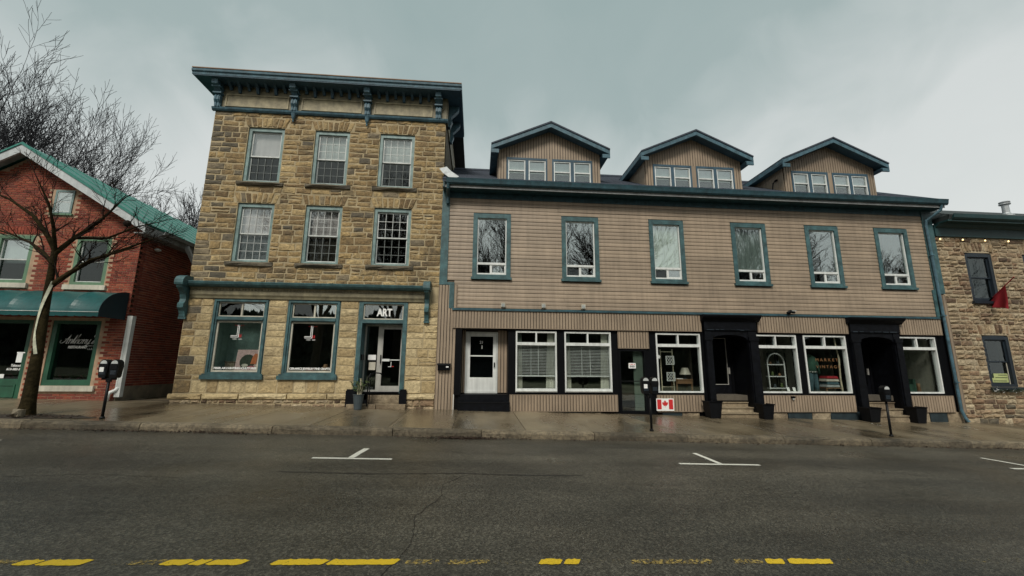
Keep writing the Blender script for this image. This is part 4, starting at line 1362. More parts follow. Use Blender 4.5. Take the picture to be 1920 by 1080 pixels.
B.add('rake_board', MB().prism([(17.5, RY0, RZ0 - 0.2), (17.5, RY0, RZ0 + 0.02), (17.5, RY1, rz(RY1) + 0.02), (17.5, RY1, rz(RY1) - 0.2)], [(17.57, RY0, RZ0 - 0.2), (17.57, RY0, RZ0 + 0.02), (17.57, RY1, rz(RY1) + 0.02), (17.57, RY1, rz(RY1) - 0.2)]), 'blue_teal_paint', roof)
DY = 0.12
for cx in (2.54, 8.08, 13.62):
    hw, he, ze, za = 1.90, 2.18, 9.52, 10.50       # wall half-width, eave half-width, eave and apex height
    sl = (za - ze) / he
    gable_top = lambda xx, c=cx: za - 0.14 - sl * abs(xx - c)
    zb = 8.15
    wh = [(cx - 1.60, cx - 0.09, 8.30, 9.22), (cx + 0.09, cx + 1.60, 8.30, 9.22)]
    mb = MB()
    wall_holes(mb, cx - hw, cx + hw, zb, 9.40, wh, DY, 0.12)
    mb.xz([(cx - hw, 9.40), (cx + hw, 9.40), (cx + hw, gable_top(cx + hw)), (cx, gable_top(cx)), (cx - hw, gable_top(cx - hw))], DY, DY + 0.12)
    mb.box(cx - hw, cx - hw + 0.1, DY + 0.12, 2.6, zb, 9.42).box(cx + hw - 0.1, cx + hw, DY + 0.12, 2.6, zb, 9.42)
    dm = B.add('dormer', mb, 'beige_groove')
    m_ = MB()
    vsiding(m_, cx - hw, cx - 1.60, zb, 9.40, DY, 0.1)
    vsiding(m_, cx + 1.60, cx + hw, zb, 9.40, DY, 0.1)
    vsiding(m_, cx - hw, cx, 9.405, 0, DY, 0.1, gable_top)
    vsiding(m_, cx, cx + hw, 9.405, 0, DY, 0.1, gable_top)
    vsiding(m_, cx - 1.6, cx + 1.6, 9.22, 9.405, DY, 0.1)
    for s_ in (-1, 1):                          # boards on the cheeks
        yy = DY + 0.02
        while yy < 2.45:
            m_.box(min(cx + s_ * hw, cx + s_ * (hw + 0.015)), max(cx + s_ * hw, cx + s_ * (hw + 0.015)), yy, yy + 0.09, zb, 9.46)
            yy += 0.102
    B.add('siding_strips', m_, 'beige_siding', dm, 'stuff')
    # gable roof running back into the main roof
    for s_ in (-1, 1):
        e_ = cx + s_ * he
        yb = 4.15
        y0_ = -0.28
        q = [(cx, za + 0.0), (e_, ze), (e_, ze - 0.05), (cx, za - 0.06)]
        B.add('roof_slope', MB().prism([(px, y0_ - 0.03, pz + 0.03) for px, pz in q], [(px, yb, pz + 0.03) for px, pz in q]), 'shingle', dm)
        q = [(cx, za - 0.03), (e_, ze - 0.02), (e_, ze - 0.19), (cx, za - 0.20)]
        B.add('rake_board', MB().prism([(px, y0_, pz) for px, pz in q], [(px, y0_ + 0.05, pz) for px, pz in q]), 'blue_teal_paint', dm)
        q = [(cx, za - 0.16), (e_, ze - 0.14), (e_, ze - 0.16), (cx, za - 0.18)]
        B.add('rake_soffit', MB().prism([(px, y0_ + 0.05, pz) for px, pz in q], [(px, DY, pz) for px, pz in q]), 'dark_blue_paint', dm)
        xi = cx + s_ * hw
        B.add('eave_board', MB().box(min(e_, e_ - s_ * 0.05), max(e_, e_ - s_ * 0.05), y0_ + 0.05, 2.45, ze - 0.19, ze - 0.025).box(min(xi, e_ - s_ * 0.05), max(xi, e_ - s_ * 0.05), y0_ + 0.05, 2.45, ze - 0.19, ze - 0.165).box(min(xi, e_), max(xi, e_), y0_ + 0.002, y0_ + 0.05, ze - 0.33, ze - 0.19), 'blue_teal_paint', dm)
    B.add('mullion', MB().box(cx - 0.09, cx + 0.09, DY - 0.02, DY + 0.02, 8.20, 9.22), 'beige_siding', dm)
    for x0, x1, z0, z1 in wh:
        mb = MB().frame(x0, x1, z0 - 0.06, z1, 0.06, DY - 0.04, DY + 0.1, 0.08, 0.05)
        xm = (x0 + x1) / 2
        mb.box(xm - 0.06, xm + 0.06, DY - 0.035, DY + 0.1, z0 - 0.01, z1 - 0.08)
        dw = B.add('dormer_window', mb, 'dark_blue_paint')
        for a, b in ((x0 + 0.06, xm - 0.06), (xm + 0.06, x1 - 0.06)):
            zm = (z0 + z1 - 0.08) / 2
            B.add('sash', MB().frame(a, b, z0 - 0.01, z1 - 0.08, 0.04, DY - 0.02, DY + 0.05).box(a + 0.04, b - 0.04, DY - 0.02, DY + 0.05, zm - 0.022, zm + 0.022), 'white_vinyl', dw)
            pane(B, dw, a + 0.04, b - 0.04, zm + 0.022, z1 - 0.12, DY + 0.02, 'upper_glass')
            pane(B, dw, a + 0.04, b - 0.04, z0 + 0.03, zm - 0.022, DY + 0.035, 'glass')
            B.add('blind', MB().box(a - 0.02, b + 0.02, DY + 0.16, DY + 0.165, zm - 0.02, z1), 'shade_grey', dw)

# ================================================================== RED BRICK RESTAURANT
A = Thing('brick_restaurant', 'red brick gabled restaurant with green metal roof and dark green awning', 'building', (-14.8, 0.0, gs(-14.8)))
AX0, AX1, APX = -18.6, -10.98, -14.78
AEZ = 5.95
asl = (8.52 - 5.98) / (AX1 + 0.33 - APX)
def rake(x, off=0.0):
    return 8.52 - asl * abs(x - APX) + off
awin = [(-12.90, -11.87, 4.08, 5.66), (-15.25, -14.17, 4.10, 5.66), (-17.6, -16.6, 4.08, 5.66)]
attic = (-13.83, -13.26, 6.42, 7.22)
attic2 = (-16.3, -15.73, 6.42, 7.22)
ashop = [(-13.12, -11.72, 0.97, 2.95), (-15.75, -13.66, 0.5, 2.95), (-17.9, -16.4, 0.97, 2.95)]
mb = MB()
wall_holes(mb, AX0, AX1, 0.0, 5.90, awin + ashop, 0.0, 0.28)
fw = A.add('front_wall', mb, 'brick_mortar')
mb = MB()
n = 40
for i in range(n):                                # gable above, with two attic openings left out
    a, b = AX0 + (AX1 - AX0) * i / n, AX0 + (AX1 - AX0) * (i + 1) / n
    mb.face([(a, 0.001, 5.90), (b, 0.001, 5.90), (b, 0.001, rake(b, -0.15)), (a, 0.001, rake(a, -0.15))])
gw = A.add('gable_wall', mb, 'brick_mortar')
A.add('side_wall', MB().box(AX1 - 0.25, AX1 - 0.012, 0.282, 14, 0.0, 6.1).box(AX0, AX0 + 0.25, 0.282, 14, 0.0, 6.1).box(AX0, AX1 - 0.02, 13.8, 14.1, 0.0, 6.1), 'brick_mortar')
A.add('floor', MB().box(AX0 + 0.25, AX1 - 0.25, 0.282, 13.8, 0.5, 0.7).box(AX0 + 0.25, AX1 - 0.25, 0.282, 13.8, 3.2, 3.4).box(AX0 + 0.25, AX1 - 0.25, 0.282, 13.8, 5.75, 5.9).box(AX0 + 0.25, AX1 - 0.25, 2.6, 2.7, 0.7, 5.8), 'interior')
ra = random.Random(17)
BW, BH = 0.222, 0.0795
def bk(mb, x0, x1, z0, z1, y, rv):
    mb.cur = rv
    j = ra.uniform(-0.003, 0.003)
    y0 = y - 0.011 + j
    n_ = len(mb.v)
    mb.v += [(x0, y, z0), (x1, y, z0), (x1, y, z1), (x0, y, z1), (x0 + 0.004, y0, z0 + 0.004), (x1 - 0.004, y0, z0 + 0.004), (x1 - 0.004, y0, z1 - 0.004), (x0 + 0.004, y0, z1 - 0.004)]
    for q in ((4, 5, 6, 7), (0, 1, 5, 4), (1, 2, 6, 5), (2, 3, 7, 6), (3, 0, 4, 7)):
        mb.f.append(tuple(n_ + i for i in q))
        mb.r.append(rv)
blocked = [(h[0] - 0.02, h[1] + 0.02, h[2] - (0.17 if h[2] > 0.6 else 0.5), h[3] + 0.02) for h in awin + ashop] + [(h[0] - 0.02, h[1] + 0.02, h[2] - 0.08, h[3] + 0.02) for h in (attic, attic2)]
rest = MB()
singles = 0
row = 0
z = 0.42
while z < 8.4:
    x = AX0 + (0.5 * BW if row % 2 else 0)
    while x < AX1 - 0.01:
        x1 = min(x + BW - 0.010, AX1)
        zz = z + BH - 0.011
        hit = any(x1 > h[0] and x < h[1] and zz > h[2] and z < h[3] for h in blocked)
        if not hit and zz < min(rake(x, -0.14), rake(x1, -0.14)) and x1 - x > 0.05:
            rv = min(1, max(0, ra.gauss(0.55, 0.26)))
            if singles < 300 and -11.75 < x and z < 3.0 and x1 - x > 0.15:
                b1 = MB()
                bk(b1, x, x1, z, zz, 0.0 if z < 5.88 else 0.001, rv)
                A.add('brick', b1, 'red_brick', fw)
                singles += 1
            else:
                bk(rest, x, x1, z, zz, 0.0, rv)
        x += BW
    z += BH
    row += 1
A.add('bricks', rest, 'red_brick', fw, 'stuff')
# soldier bricks over the openings
m_ = MB()
for h in awin:
    n = 14
    for i in range(n):
        a = h[0] - 0.1 + (h[1] - h[0] + 0.2) * i / n
        bk(m_, a, a + (h[1] - h[0] + 0.2) / n - 0.01, h[3] + 0.03, h[3] + 0.26, -0.008, ra.uniform(0.4, 0.9))
A.add('soldier_bricks', m_, 'red_brick', fw, 'stuff')
rest = MB()                                       # side wall bricks, facing the alley
row = 0
z = 0.95
while z < 6.0:
    y = 0.0 + (0.5 * BW if row % 2 else 0)
    while y < 11:
        rv = min(1, max(0, ra.gauss(0.45, 0.25)))
        rest.cur = rv
        j = ra.uniform(0, 0.004)
        y1_, z1_, xs_ = y + BW - 0.01, z + BH - 0.011, AX1 - 0.012
        xo = AX1 - j
        n_ = len(rest.v)
        rest.v += [(xs_, y, z), (xs_, y1_, z), (xs_, y1_, z1_), (xs_, y, z1_), (xo, y + 0.004, z + 0.004), (xo, y1_ - 0.004, z + 0.004), (xo, y1_ - 0.004, z1_ - 0.004), (xo, y + 0.004, z1_ - 0.004)]
        for q in ((4, 5, 6, 7), (0, 1, 5, 4), (1, 2, 6, 5), (2, 3, 7, 6), (3, 0, 4, 7)):
            rest.f.append(tuple(n_ + i for i in q))
            rest.r.append(rv)
        y += BW
    z += BH
    row += 1
A.add('bricks', rest, 'red_brick', None, 'stuff')
A.add('rendered_base', MB().box(AX1 - 0.02, AX1 + 0.03, 0.02, 13, 0.2, 0.95), 'concrete_base')
# roof
RYF, RYB = -0.42, 14.3
for s_ in (-1, 1):
    xe = APX + s_ * (AX1 + 0.36 - APX)
    q = [(APX, rake(APX, 0.12)), (xe, rake(xe, 0.12)), (xe, rake(xe, 0.06)), (APX, rake(APX, 0.06))]
    rf_ = A.add('roof', MB().prism([(px, RYF - 0.03, pz) for px, pz in q], [(px, RYB, pz) for px, pz in q]), 'green_metal')
    yy = RYF
    while yy < RYB:                                # standing seams
        q = [(APX, rake(APX, 0.12)), (xe, rake(xe, 0.12)), (xe, rake(xe, 0.15)), (APX, rake(APX, 0.15))]
        A.add('roof_seam', MB().prism([(px, yy, pz) for px, pz in q], [(px, yy + 0.03, pz) for px, pz in q]), 'green_metal', rf_)
        yy += 0.9
    q = [(APX, rake(APX, 0.06)), (xe, rake(xe, 0.06)), (xe, rake(xe, -0.20)), (APX, rake(APX, -0.22))]
    A.add('rake_board', MB().prism([(px, RYF, pz) for px, pz in q], [(px, RYF + 0.06, pz) for px, pz in q]), 'fascia_white', rf_)
    q = [(APX, rake(APX, 0.0)), (xe, rake(xe, 0.0)), (xe, rake(xe, -0.03)), (APX, rake(APX, -0.03))]
    A.add('soffit', MB().prism([(px, RYF + 0.06, pz) for px, pz in q], [(px, 0.0, pz) for px, pz in q]), 'grey_soffit', rf_)
xe = AX1 + 0.36
ez = rake(xe, 0.0)
A.add('eave_box', MB().box(AX1, xe - 0.005, RYF + 0.06, 14, ez - 0.22, ez - 0.19).box(xe - 0.03, xe + 0.0, RYF + 0.06, 14, ez - 0.19, ez + 0.04), 'grey_soffit')
A.add('gutter', MB().xz([(xe + 0.0, ez - 0.06), (xe + 0.09, ez - 0.05), (xe + 0.11, ez + 0.05), (xe + 0.095, ez + 0.05), (xe + 0.075, ez - 0.035), (xe, ez - 0.045)], 0.3, 14), 'grey_soffit')
A.add('eave_return', MB().prism([(xe - 0.02, 1.5, ez - 0.2), (xe + 0.12, 1.5, ez - 0.2), (xe + 0.12, 1.5, ez - 0.08), (xe - 0.02, 1.5, ez - 0.08)], [(xe + 0.2, 1.9, ez - 0.95), (xe + 0.32, 1.9, ez - 0.95), (xe + 0.32, 1.9, ez - 0.83), (xe + 0.2, 1.9, ez - 0.83)]), 'fascia_white')
# windows
for k, (x0, x1, z0, z1) in enumerate(awin):
    mb = MB().frame(x0, x1, z0, z1, 0.11, 0.0, 0.2, 0.12, 0.10)
    win = A.add('window', mb, 'green_frame')
    a, b, c, d = x0 + 0.11, x1 - 0.11, z0 + 0.10, z1 - 0.12
    mid = (c + d) / 2
    A.add('sash', MB().frame(a, b, c, d, 0.035, 0.06, 0.12).box(a + 0.035, b - 0.035, 0.06, 0.12, mid - 0.02, mid + 0.02), 'white_frame', win)
    pane(A, win, a + 0.035, b - 0.035, mid + 0.02, d - 0.035, 0.09, 'upper_glass' if k else 'dark_glass')
    pane(A, win, a + 0.035, b - 0.035, c + 0.035, mid - 0.02, 0.10, 'dark_glass')
    if k == 1:
        A.add('blind', MB().box(a, b, 0.2, 0.21, mid - 0.1, d), 'shade_grey', win)
    A.add('sill', MB().box(x0 - 0.12, x1 + 0.1, -0.08, 0.1, z0 - 0.155, z0 - 0.004), 'off_white', win)
for (x0, x1, z0, z1) in (attic, attic2):
    win = A.add('attic_window', MB().frame(x0, x1, z0, z1, 0.06, -0.03, 0.04, 0.06, 0.05), 'pale_teal_paint')
    mid = (z0 + z1) / 2
    A.add('sash', MB().frame(x0 + 0.06, x1 - 0.06, z0 + 0.05, z1 - 0.06, 0.025, -0.015, 0.0).box(x0 + 0.08, x1 - 0.08, -0.015, 0.0, mid - 0.012, mid + 0.012), 'white_frame', win)
    A.add('backing', MB().box(x0 + 0.06, x1 - 0.06, -0.005, -0.001, z0 + 0.05, z1 - 0.06), 'shade_lilac', win)
    pane(A, win, x0 + 0.085, x1 - 0.085, z0 + 0.075, z1 - 0.085, -0.013, 'upper_glass')
    A.add('sill', MB().box(x0 - 0.06, x1 + 0.06, -0.06, 0.0, z0 - 0.06, z0 - 0.002), 'green_frame', win)
# shop windows under the awning
rp_ = random.Random(2)
for k, (x0, x1, z0, z1) in enumerate(ashop):
    mb = MB().frame(x0, x1, z0, z1, 0.13, 0.02, 0.25, 0.1, 0.17 if k != 1 else 0.66)
    win = A.add('shop_window', mb, 'shop_green')
    zb = z0 + (0.17 if k != 1 else 0.66)
    pane(A, win, x0 + 0.13, x1 - 0.13, zb, z1 - 0.1, 0.12, 'dark_glass')
    if k == 1:
        for a, b in ((x0 + 0.15, x0 + 1.0), (x0 + 1.08, x1 - 0.15)):
            A.add('panel_moulding', MB().frame(a, b, z0 + 0.12, z0 + 0.50, 0.04, 0.0, 0.02), 'shop_green', win)
    else:
        A.add('sill', MB().box(x0 - 0.02, x1 + 0.16, -0.08, 0.1, z0 - 0.165, z0 - 0.004), 'off_white', win)
    m_, m2 = MB(), MB()
    xx = x0 + 0.16
    while xx < x1 - 0.2:
        t_ = m2 if rp_.random() < 0.3 else m_
        for _ in range(7):
            px, py, pz = xx + rp_.uniform(-0.05, 0.09), 0.22 + rp_.uniform(-0.05, 0.08), zb + rp_.uniform(0.0, 0.13)
            d = rp_.uniform(0.02, 0.045)
            t_.face([(px - d, py, pz), (px, py - d, pz + d), (px + d, py, pz + rp_.uniform(0, d)), (px, py + d, pz - d * 0.4)])
        xx += 0.055
    A.add('window_plants', m_, 'leaf_green', win, 'stuff')
    A.add('window_flowers', m2, 'flower_pink', win, 'stuff')
    A.add('plant_box', MB().box(x0 + 0.13, x1 - 0.13, 0.16, 0.3, zb - 0.1, zb + 0.015), 'soil', win)
    if k == 0:
        def gl(sgn, strokes, ox, s_=0.135, oz=2.245, sh_=0.42):
            for st_ in strokes:
                stroke(sgn, [(ox + (px + pz * sh_) * s_, oz + pz * s_) for px, pz in st_], 0.0085, 0.112)
        X = -12.86
        for strokes, adv in (
            ([[(-0.45, 0.75), (-0.5, 0.35), (-0.15, 0.05), (0.35, 0.35), (0.75, 1.2), (1.0, 2.1)], [(1.0, 2.1), (0.95, 1.0), (0.95, 0.0), (1.15, 0.05)], [(0.2, 0.95), (0.6, 1.05), (1.05, 0.95)]], 1.2),
            ([[(0.0, 0.75), (0.15, 1.0), (0.2, 0.0)], [(0.2, 0.4), (0.5, 0.95), (0.7, 0.9), (0.7, 0.1), (0.9, 0.1)]], 0.88),
            ([[(0.0, 0.1), (0.25, 2.0), (0.25, 0.3), (0.35, 0.02), (0.55, 0.2)], [(0.0, 1.25), (0.5, 1.3)]], 0.55),
            ([[(0.0, 0.2), (0.3, 2.0), (0.2, 1.9), (0.15, 0.0)], [(0.15, 0.45), (0.45, 0.95), (0.62, 0.9), (0.62, 0.1), (0.8, 0.1)]], 0.78),
            ([[(0.35, 1.0), (0.08, 0.75), (0.08, 0.2), (0.35, 0.0), (0.6, 0.3), (0.58, 0.8), (0.35, 1.0), (0.75, 0.85)]], 0.75),
            ([[(0.0, 0.75), (0.15, 1.0), (0.2, 0.0)], [(0.2, 0.4), (0.5, 0.95), (0.7, 0.9), (0.7, 0.1), (0.9, 0.1)]], 0.88),
            ([[(0.0, 0.9), (0.1, 0.95), (0.12, 0.2), (0.35, 0.03), (0.6, 0.35)], [(0.7, 1.0), (0.6, 0.1), (0.35, -0.85), (0.05, -0.95), (0.1, -0.6), (0.9, 0.15)]], 1.0),
            ([[(0.05, 2.0), (0.05, 1.55)]], 0.25),
            ([[(0.0, 0.1), (0.45, 1.05), (0.35, 0.7), (0.5, 0.3), (0.25, 0.0), (0.0, 0.15)]], 0.6)):
            sgn = MB()
            gl(sgn, strokes, X)
            A.add('lettering', sgn, 'white_print', win)
            X += adv * 0.135
        lettering(A, 'RESTAURANT', 0.105, -12.38, 0.112, 2.10, 'white_print', win, width=0.56, offset=0.005, shear=0.2)
        lettering(A, 'L.L.B.O.', 0.075, -11.97, 0.112, 2.06, 'white_frame', win, width=0.22)
        A.add('small_print', MB().box(-12.07, -11.97, 0.108, 0.112, 2.17, 2.185).box(-11.95, -11.86, 0.108, 0.112, 2.17, 2.185), 'white_frame', win, 'stuff')
    if k == 1:
        lettering(A, 'Takeout', 0.10, -14.02, 0.112, 1.53, 'white_print', win, width=0.28, shear=0.25, offset=0.003)
        lettering(A, '613-382-3075', 0.09, -14.0, 0.112, 1.42, 'white_print', win, width=0.52, shear=0.2, offset=0.003)
        A.add('notice', MB().box(-14.52, -14.28, 0.105, 0.11, 1.18, 1.30), 'white_print', win)
# barrel awning
WX1, WX0 = -11.05, -18.5
def awp(t_):
    a = t_ * math.pi / 2
    return -0.98 * math.sin(a), 3.12 + 0.74 * math.cos(a)
mb = MB()
n, bays = 12, 9
bw = (WX1 - WX0) / bays
sub = 8
for i in range(bays * sub):
    a, b = WX0 + (WX1 - WX0) * i / (bays * sub), WX0 + (WX1 - WX0) * (i + 1) / (bays * sub)
    da = 0.05 * abs(math.sin(math.pi * i / sub)) ** 0.7
    db = 0.05 * abs(math.sin(math.pi * (i + 1) / sub)) ** 0.7
    for k in range(n):
        y0, z0 = awp(k / n)
        y1, z1 = awp((k + 1) / n)
        s0, s1 = math.sin(math.pi * k / n), math.sin(math.pi * (k + 1) / n)
        mb.face([(a, y0 + da * s0, z0 - da * s0), (b, y0 + db * s0, z0 - db * s0), (b, y1 + db * s1, z1 - db * s1), (a, y1 + da * s1, z1 - da * s1)])
aw = A.add('awning', mb, 'awning_cloth', smooth=True)
m_ = MB()
for i in range(bays * 5):                           # scalloped valance
    a, b = WX0 + (WX1 - WX0) * i / (bays * 5), WX0 + (WX1 - WX0) * (i + 1) / (bays * 5)
    dz = 0.03 * (i % 2)
    m_.face([(a, -0.985, 3.115), (b, -0.985, 3.115), (b, -0.975, 2.985 + (0.02 if i % 3 == 0 else 0)), (a, -0.975, 2.985 + (0.02 if i % 3 == 2 else 0))])
A.add('valance', m_, 'awning_cloth', aw)
A.add('piping', MB().tube([(WX0, -0.99, 3.12), (WX1, -0.99, 3.12)], 0.009, 5), 'white_frame', aw)
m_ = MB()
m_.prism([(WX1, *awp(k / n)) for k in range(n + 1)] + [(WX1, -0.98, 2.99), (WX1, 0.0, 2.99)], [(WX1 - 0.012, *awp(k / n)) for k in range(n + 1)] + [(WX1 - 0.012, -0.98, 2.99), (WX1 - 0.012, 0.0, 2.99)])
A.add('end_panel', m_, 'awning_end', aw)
m_ = MB()
for pts in ([(-14.95, 3.50), (-14.72, 3.64), (-14.55, 3.74)], [(-14.98, 3.42), (-14.8, 3.40), (-14.66, 3.46)]):
    for (xa, za_), (xb, zb_) in zip(pts, pts[1:]):
        t0, t1 = math.acos(min(1, (za_ - 3.12) / 0.74)), math.acos(min(1, (zb_ - 3.12) / 0.74))
        m_.tube([(xa, -0.995 * math.sin(t0), za_ + 0.01), (xb, -0.995 * math.sin(t1), zb_ + 0.01)], 0.014, 4)
A.add('script_flourish', m_, 'white_print', aw)
# white downpipes at the corner
A.add('downpipe', MB().box(-10.955, -10.80, -0.05, 0.09, 0.64, 3.12).box(-10.92, -10.90, -0.058, -0.05, 0.64, 3.12), 'white_frame')
A.add('drain_pipe', MB().tube([(-10.88, -0.03, 0.92), (-10.92, -0.06, 0.84), (-11.02, -0.10, 0.78), (-11.06, -0.12, 0.72), (-11.07, -0.14, 0.46)], 0.055, 8), 'white_vinyl', smooth=True)
A.add('flood_lamp', MB().lathe([(0.03, 0.0), (0.09, -0.03), (0.10, -0.07), (0.05, -0.1)], (AX1 + 0.1, 0.6, 5.50), 10), 'white_frame')

# ================================================================== FIELDSTONE HOUSE ON THE RIGHT
F = Thing('fieldstone_building', 'tan fieldstone building with dark green eave at the right edge', 'building', (22.0, 0.0, gs(22.0)))
FX0, FX1 = 17.47, 30.0
fwin = [(18.66, 19.80, 4.22, 6.12), (21.15, 22.3, 4.22, 6.12), (18.70, 19.80, 1.06, 2.94), (21.9, 23.0, 1.06, 2.94)]
mb = MB()
wall_holes(mb, FX0, FX1, -0.9, 6.72, fwin, 0.02, 0.4)
fwl = F.add('front_wall', mb, 'fieldstone_mortar')
rg = random.Random(77)
seen = lambda q: q[0][0] < 21.6
bl = [(h[0], h[1], h[2] - 0.10, h[3] + 0.05) for h in fwin]
arches = [(h[0] - 0.12, h[1] + 0.12, h[3] + 0.05, h[3] + 0.40) for h in fwin]
quads = coursed(FX0, 23.2, -0.75, 6.70, bl + arches, 0.165, 0.17, 0.52, rg, 0.2, 0.02)
for h in arches:
    n = 9
    c = (h[0] + h[1]) / 2
    hwid = (h[1] - h[0]) / 2
    for i in range(n):
        u0, u1 = -1 + 2 * i / n, -1 + 2 * (i + 1) / n
        f0, f1 = 0.05 * (1 - u0 * u0), 0.05 * (1 - u1 * u1)
        quads.append(((c + u0 * hwid * 0.92 + 0.008, h[2] - 0.03 + f0), (c + u1 * hwid * 0.92 - 0.008, h[2] - 0.03 + f1), (c + u1 * hwid - 0.008, h[3] - 0.04 + f1), (c + u0 * hwid + 0.008, h[3] - 0.04 + f0)))
quads = [tuple((p[0] + rg.uniform(-0.012, 0.012), p[1] + rg.uniform(-0.018, 0.018)) for p in q) for q in quads]
lay(F, quads, 0.02, 0.045, lambda q: 'weathered_limestone' if q[0][1] < 0.45 and rg.random() < 0.4 else 'fieldstone', rg, fwl, 'stone', 300, 'small_stones', seen)
F.add('side_wall', MB().box(FX0, FX0 + 0.3, 0.43, 9, -0.9, 6.72).box(FX1 - 0.3, FX1, 0.43, 9, -0.9, 6.72).box(FX0, FX1, 9, 9.3, -0.9, 6.72), 'fieldstone_mortar')
F.add('floor', MB().box(FX0 + 0.3, FX1 - 0.3, 0.43, 9, 0.2, 0.4).box(FX0 + 0.3, FX1 - 0.3, 0.43, 9, 3.4, 3.6).box(FX0 + 0.3, FX1 - 0.3, 2.6, 2.7, 0.4, 6.7).box(FX0 + 0.3, FX1 - 0.3, 0.43, 9, 6.6, 6.7), 'interior')
for k, (x0, x1, z0, z1) in enumerate(fwin):
    mb = MB()
    n = 10
    for i in range(n):
        u0, u1 = i / n, (i + 1) / n
        f = lambda u: z1 - 0.06 + 0.06 * (1 - (2 * u - 1) ** 2)
        a, b = x0 + (x1 - x0) * u0, x0 + (x1 - x0) * u1
        mb.prism([(a, 0.03, z1 - 0.16), (b, 0.03, z1 - 0.16), (b, 0.03, f(u1)), (a, 0.03, f(u0))], [(a, 0.2, z1 - 0.16), (b, 0.2, z1 - 0.16), (b, 0.2, f(u1)), (a, 0.2, f(u0))])
    mb.box(x0, x0 + 0.12, 0.03, 0.2, z0, z1 - 0.16).box(x1 - 0.12, x1, 0.03, 0.2, z0, z1 - 0.16).box(x0 + 0.12, x1 - 0.12, 0.03, 0.2, z0, z0 + 0.1)
    win = F.add('window', mb, 'dark_blue_frame')
    a, b, c, d = x0 + 0.12, x1 - 0.12, z0 + 0.1, z1 - 0.16
    mid = (c + d) / 2
    F.add('sash', MB().frame(a, b, mid - 0.02, d, 0.05, 0.09, 0.13).frame(a, b, c, mid + 0.02, 0.05, 0.135, 0.17), 'dark_blue_frame', win)
    pane(F, win, a + 0.05, b - 0.05, mid + 0.03, d - 0.05, 0.11, 'dark_glass')
    pane(F, win, a + 0.05, b - 0.05, c + 0.05, mid - 0.03, 0.15, 'dark_glass')
    if k < 2:
        F.add('blind', MB().box(a, b, 0.24, 0.25, c, d), 'dark_blue_frame', win)
    else:
        F.add('jamb_strip', MB().box(b - 0.05, b - 0.02, 0.12, 0.135, c, mid), 'off_white', win)  # off-white strip inside the right jamb
    F.add('sill', MB().box(x0 - 0.08, x1 + 0.06, -0.1, 0.1, z0 - 0.1, z0 - 0.004), 'dark_blue_frame', win)
F.add('frieze_board', MB().box(17.52, FX1, -0.06, 0.02, 6.72, 7.18), 'dark_green_trim')
F.add('soffit', MB().box(17.6, FX1, -0.5, 0.02, 7.18, 7.24), 'dark_green_trim')
F.add('gutter', MB().yz([(-0.46, 7.24), (-0.54, 7.24), (-0.60, 7.30), (-0.62, 7.44), (-0.60, 7.44), (-0.5, 7.30), (-0.46, 7.30)], 17.75, FX1), 'dark_green_trim')
F.add('bed_moulding', MB().yz([(-0.06, 7.05), (-0.14, 7.1), (-0.2, 7.18), (-0.06, 7.18)], 17.55, FX1), 'dark_green_trim')
F.add('roof', MB().prism([(17.62, -0.56, 7.42), (FX1, -0.56, 7.42), (FX1, 4.0, 9.55), (19.6, 4.0, 9.55)], [(17.62, -0.5, 7.24), (FX1, -0.5, 7.24), (FX1, 4.0, 9.3), (19.6, 4.0, 9.3)]), 'dark_roof')
F.add('roof', MB().prism([(17.62, -0.5, 7.42), (19.6, 4.0, 9.55), (17.62, 8.5, 7.42)], [(17.62, -0.5, 7.24), (19.6, 4.0, 9.3), (17.62, 8.5, 7.24)]), 'dark_roof')

# ================================================================== TREES
def grow(mb_t, mb_c, p, d, L, r, lvl, maxl, rg, spread, kids, upk, thick_lvl=1, wob=0.16, rmin=0.008):
    """bare branch: wobbling tapered tube, then side shoots"""
    n = 5 if lvl < 2 else (4 if lvl < maxl else 3)
    pts, rads = [Vector(p)], [r]
    d = Vector(d).normalized()
    for i in range(n):
        d = (d + Vector((rg.uniform(-1, 1), rg.uniform(-1, 1), rg.uniform(-1, 1))) * wob + Vector((0, 0, upk))).normalized()
        pts.append(pts[-1] + d * (L / n))
        rads.append(max(rmin, r * (1 - 0.72 * (i + 1) / n)))
    (mb_t if lvl <= thick_lvl else mb_c).tube(pts, rads, 8 if lvl == 0 else (6 if lvl == 1 else (4 if lvl == 2 else 3)), cap=False)
    if lvl >= maxl:
        return
    k = kids[min(lvl, len(kids) - 1)]
    for i in range(k):
        t_ = 0.28 + 0.72 * (i + rg.uniform(0.1, 0.9)) / k
        f = t_ * n
        i0 = min(n - 1, int(f))
        q = pts[i0].lerp(pts[i0 + 1], f - i0)
        dd = (pts[i0 + 1] - pts[i0]).normalized()
        ax = dd.orthogonal().normalized()
        ax.rotate(Matrix.Rotation(rg.uniform(0, 6.283), 3, dd))
        nd = dd.copy()
        nd.rotate(Matrix.Rotation(spread * rg.uniform(0.65, 1.25), 3, ax))
        rr_ = rads[i0] * rg.uniform(0.5, 0.72)
        grow(mb_t, mb_c, q, nd, L * rg.uniform(0.5, 0.78) * (1.1 - 0.4 * t_), max(rmin, rr_), lvl + 1, maxl, rg, spread, kids, upk, thick_lvl, wob, rmin)
    # leader carries on from the tip
    grow(mb_t, mb_c, pts[-1], d, L * 0.55, max(rmin, rads[-1]), lvl + 1, maxl, rg, spread, kids, upk, thick_lvl, wob, rmin)
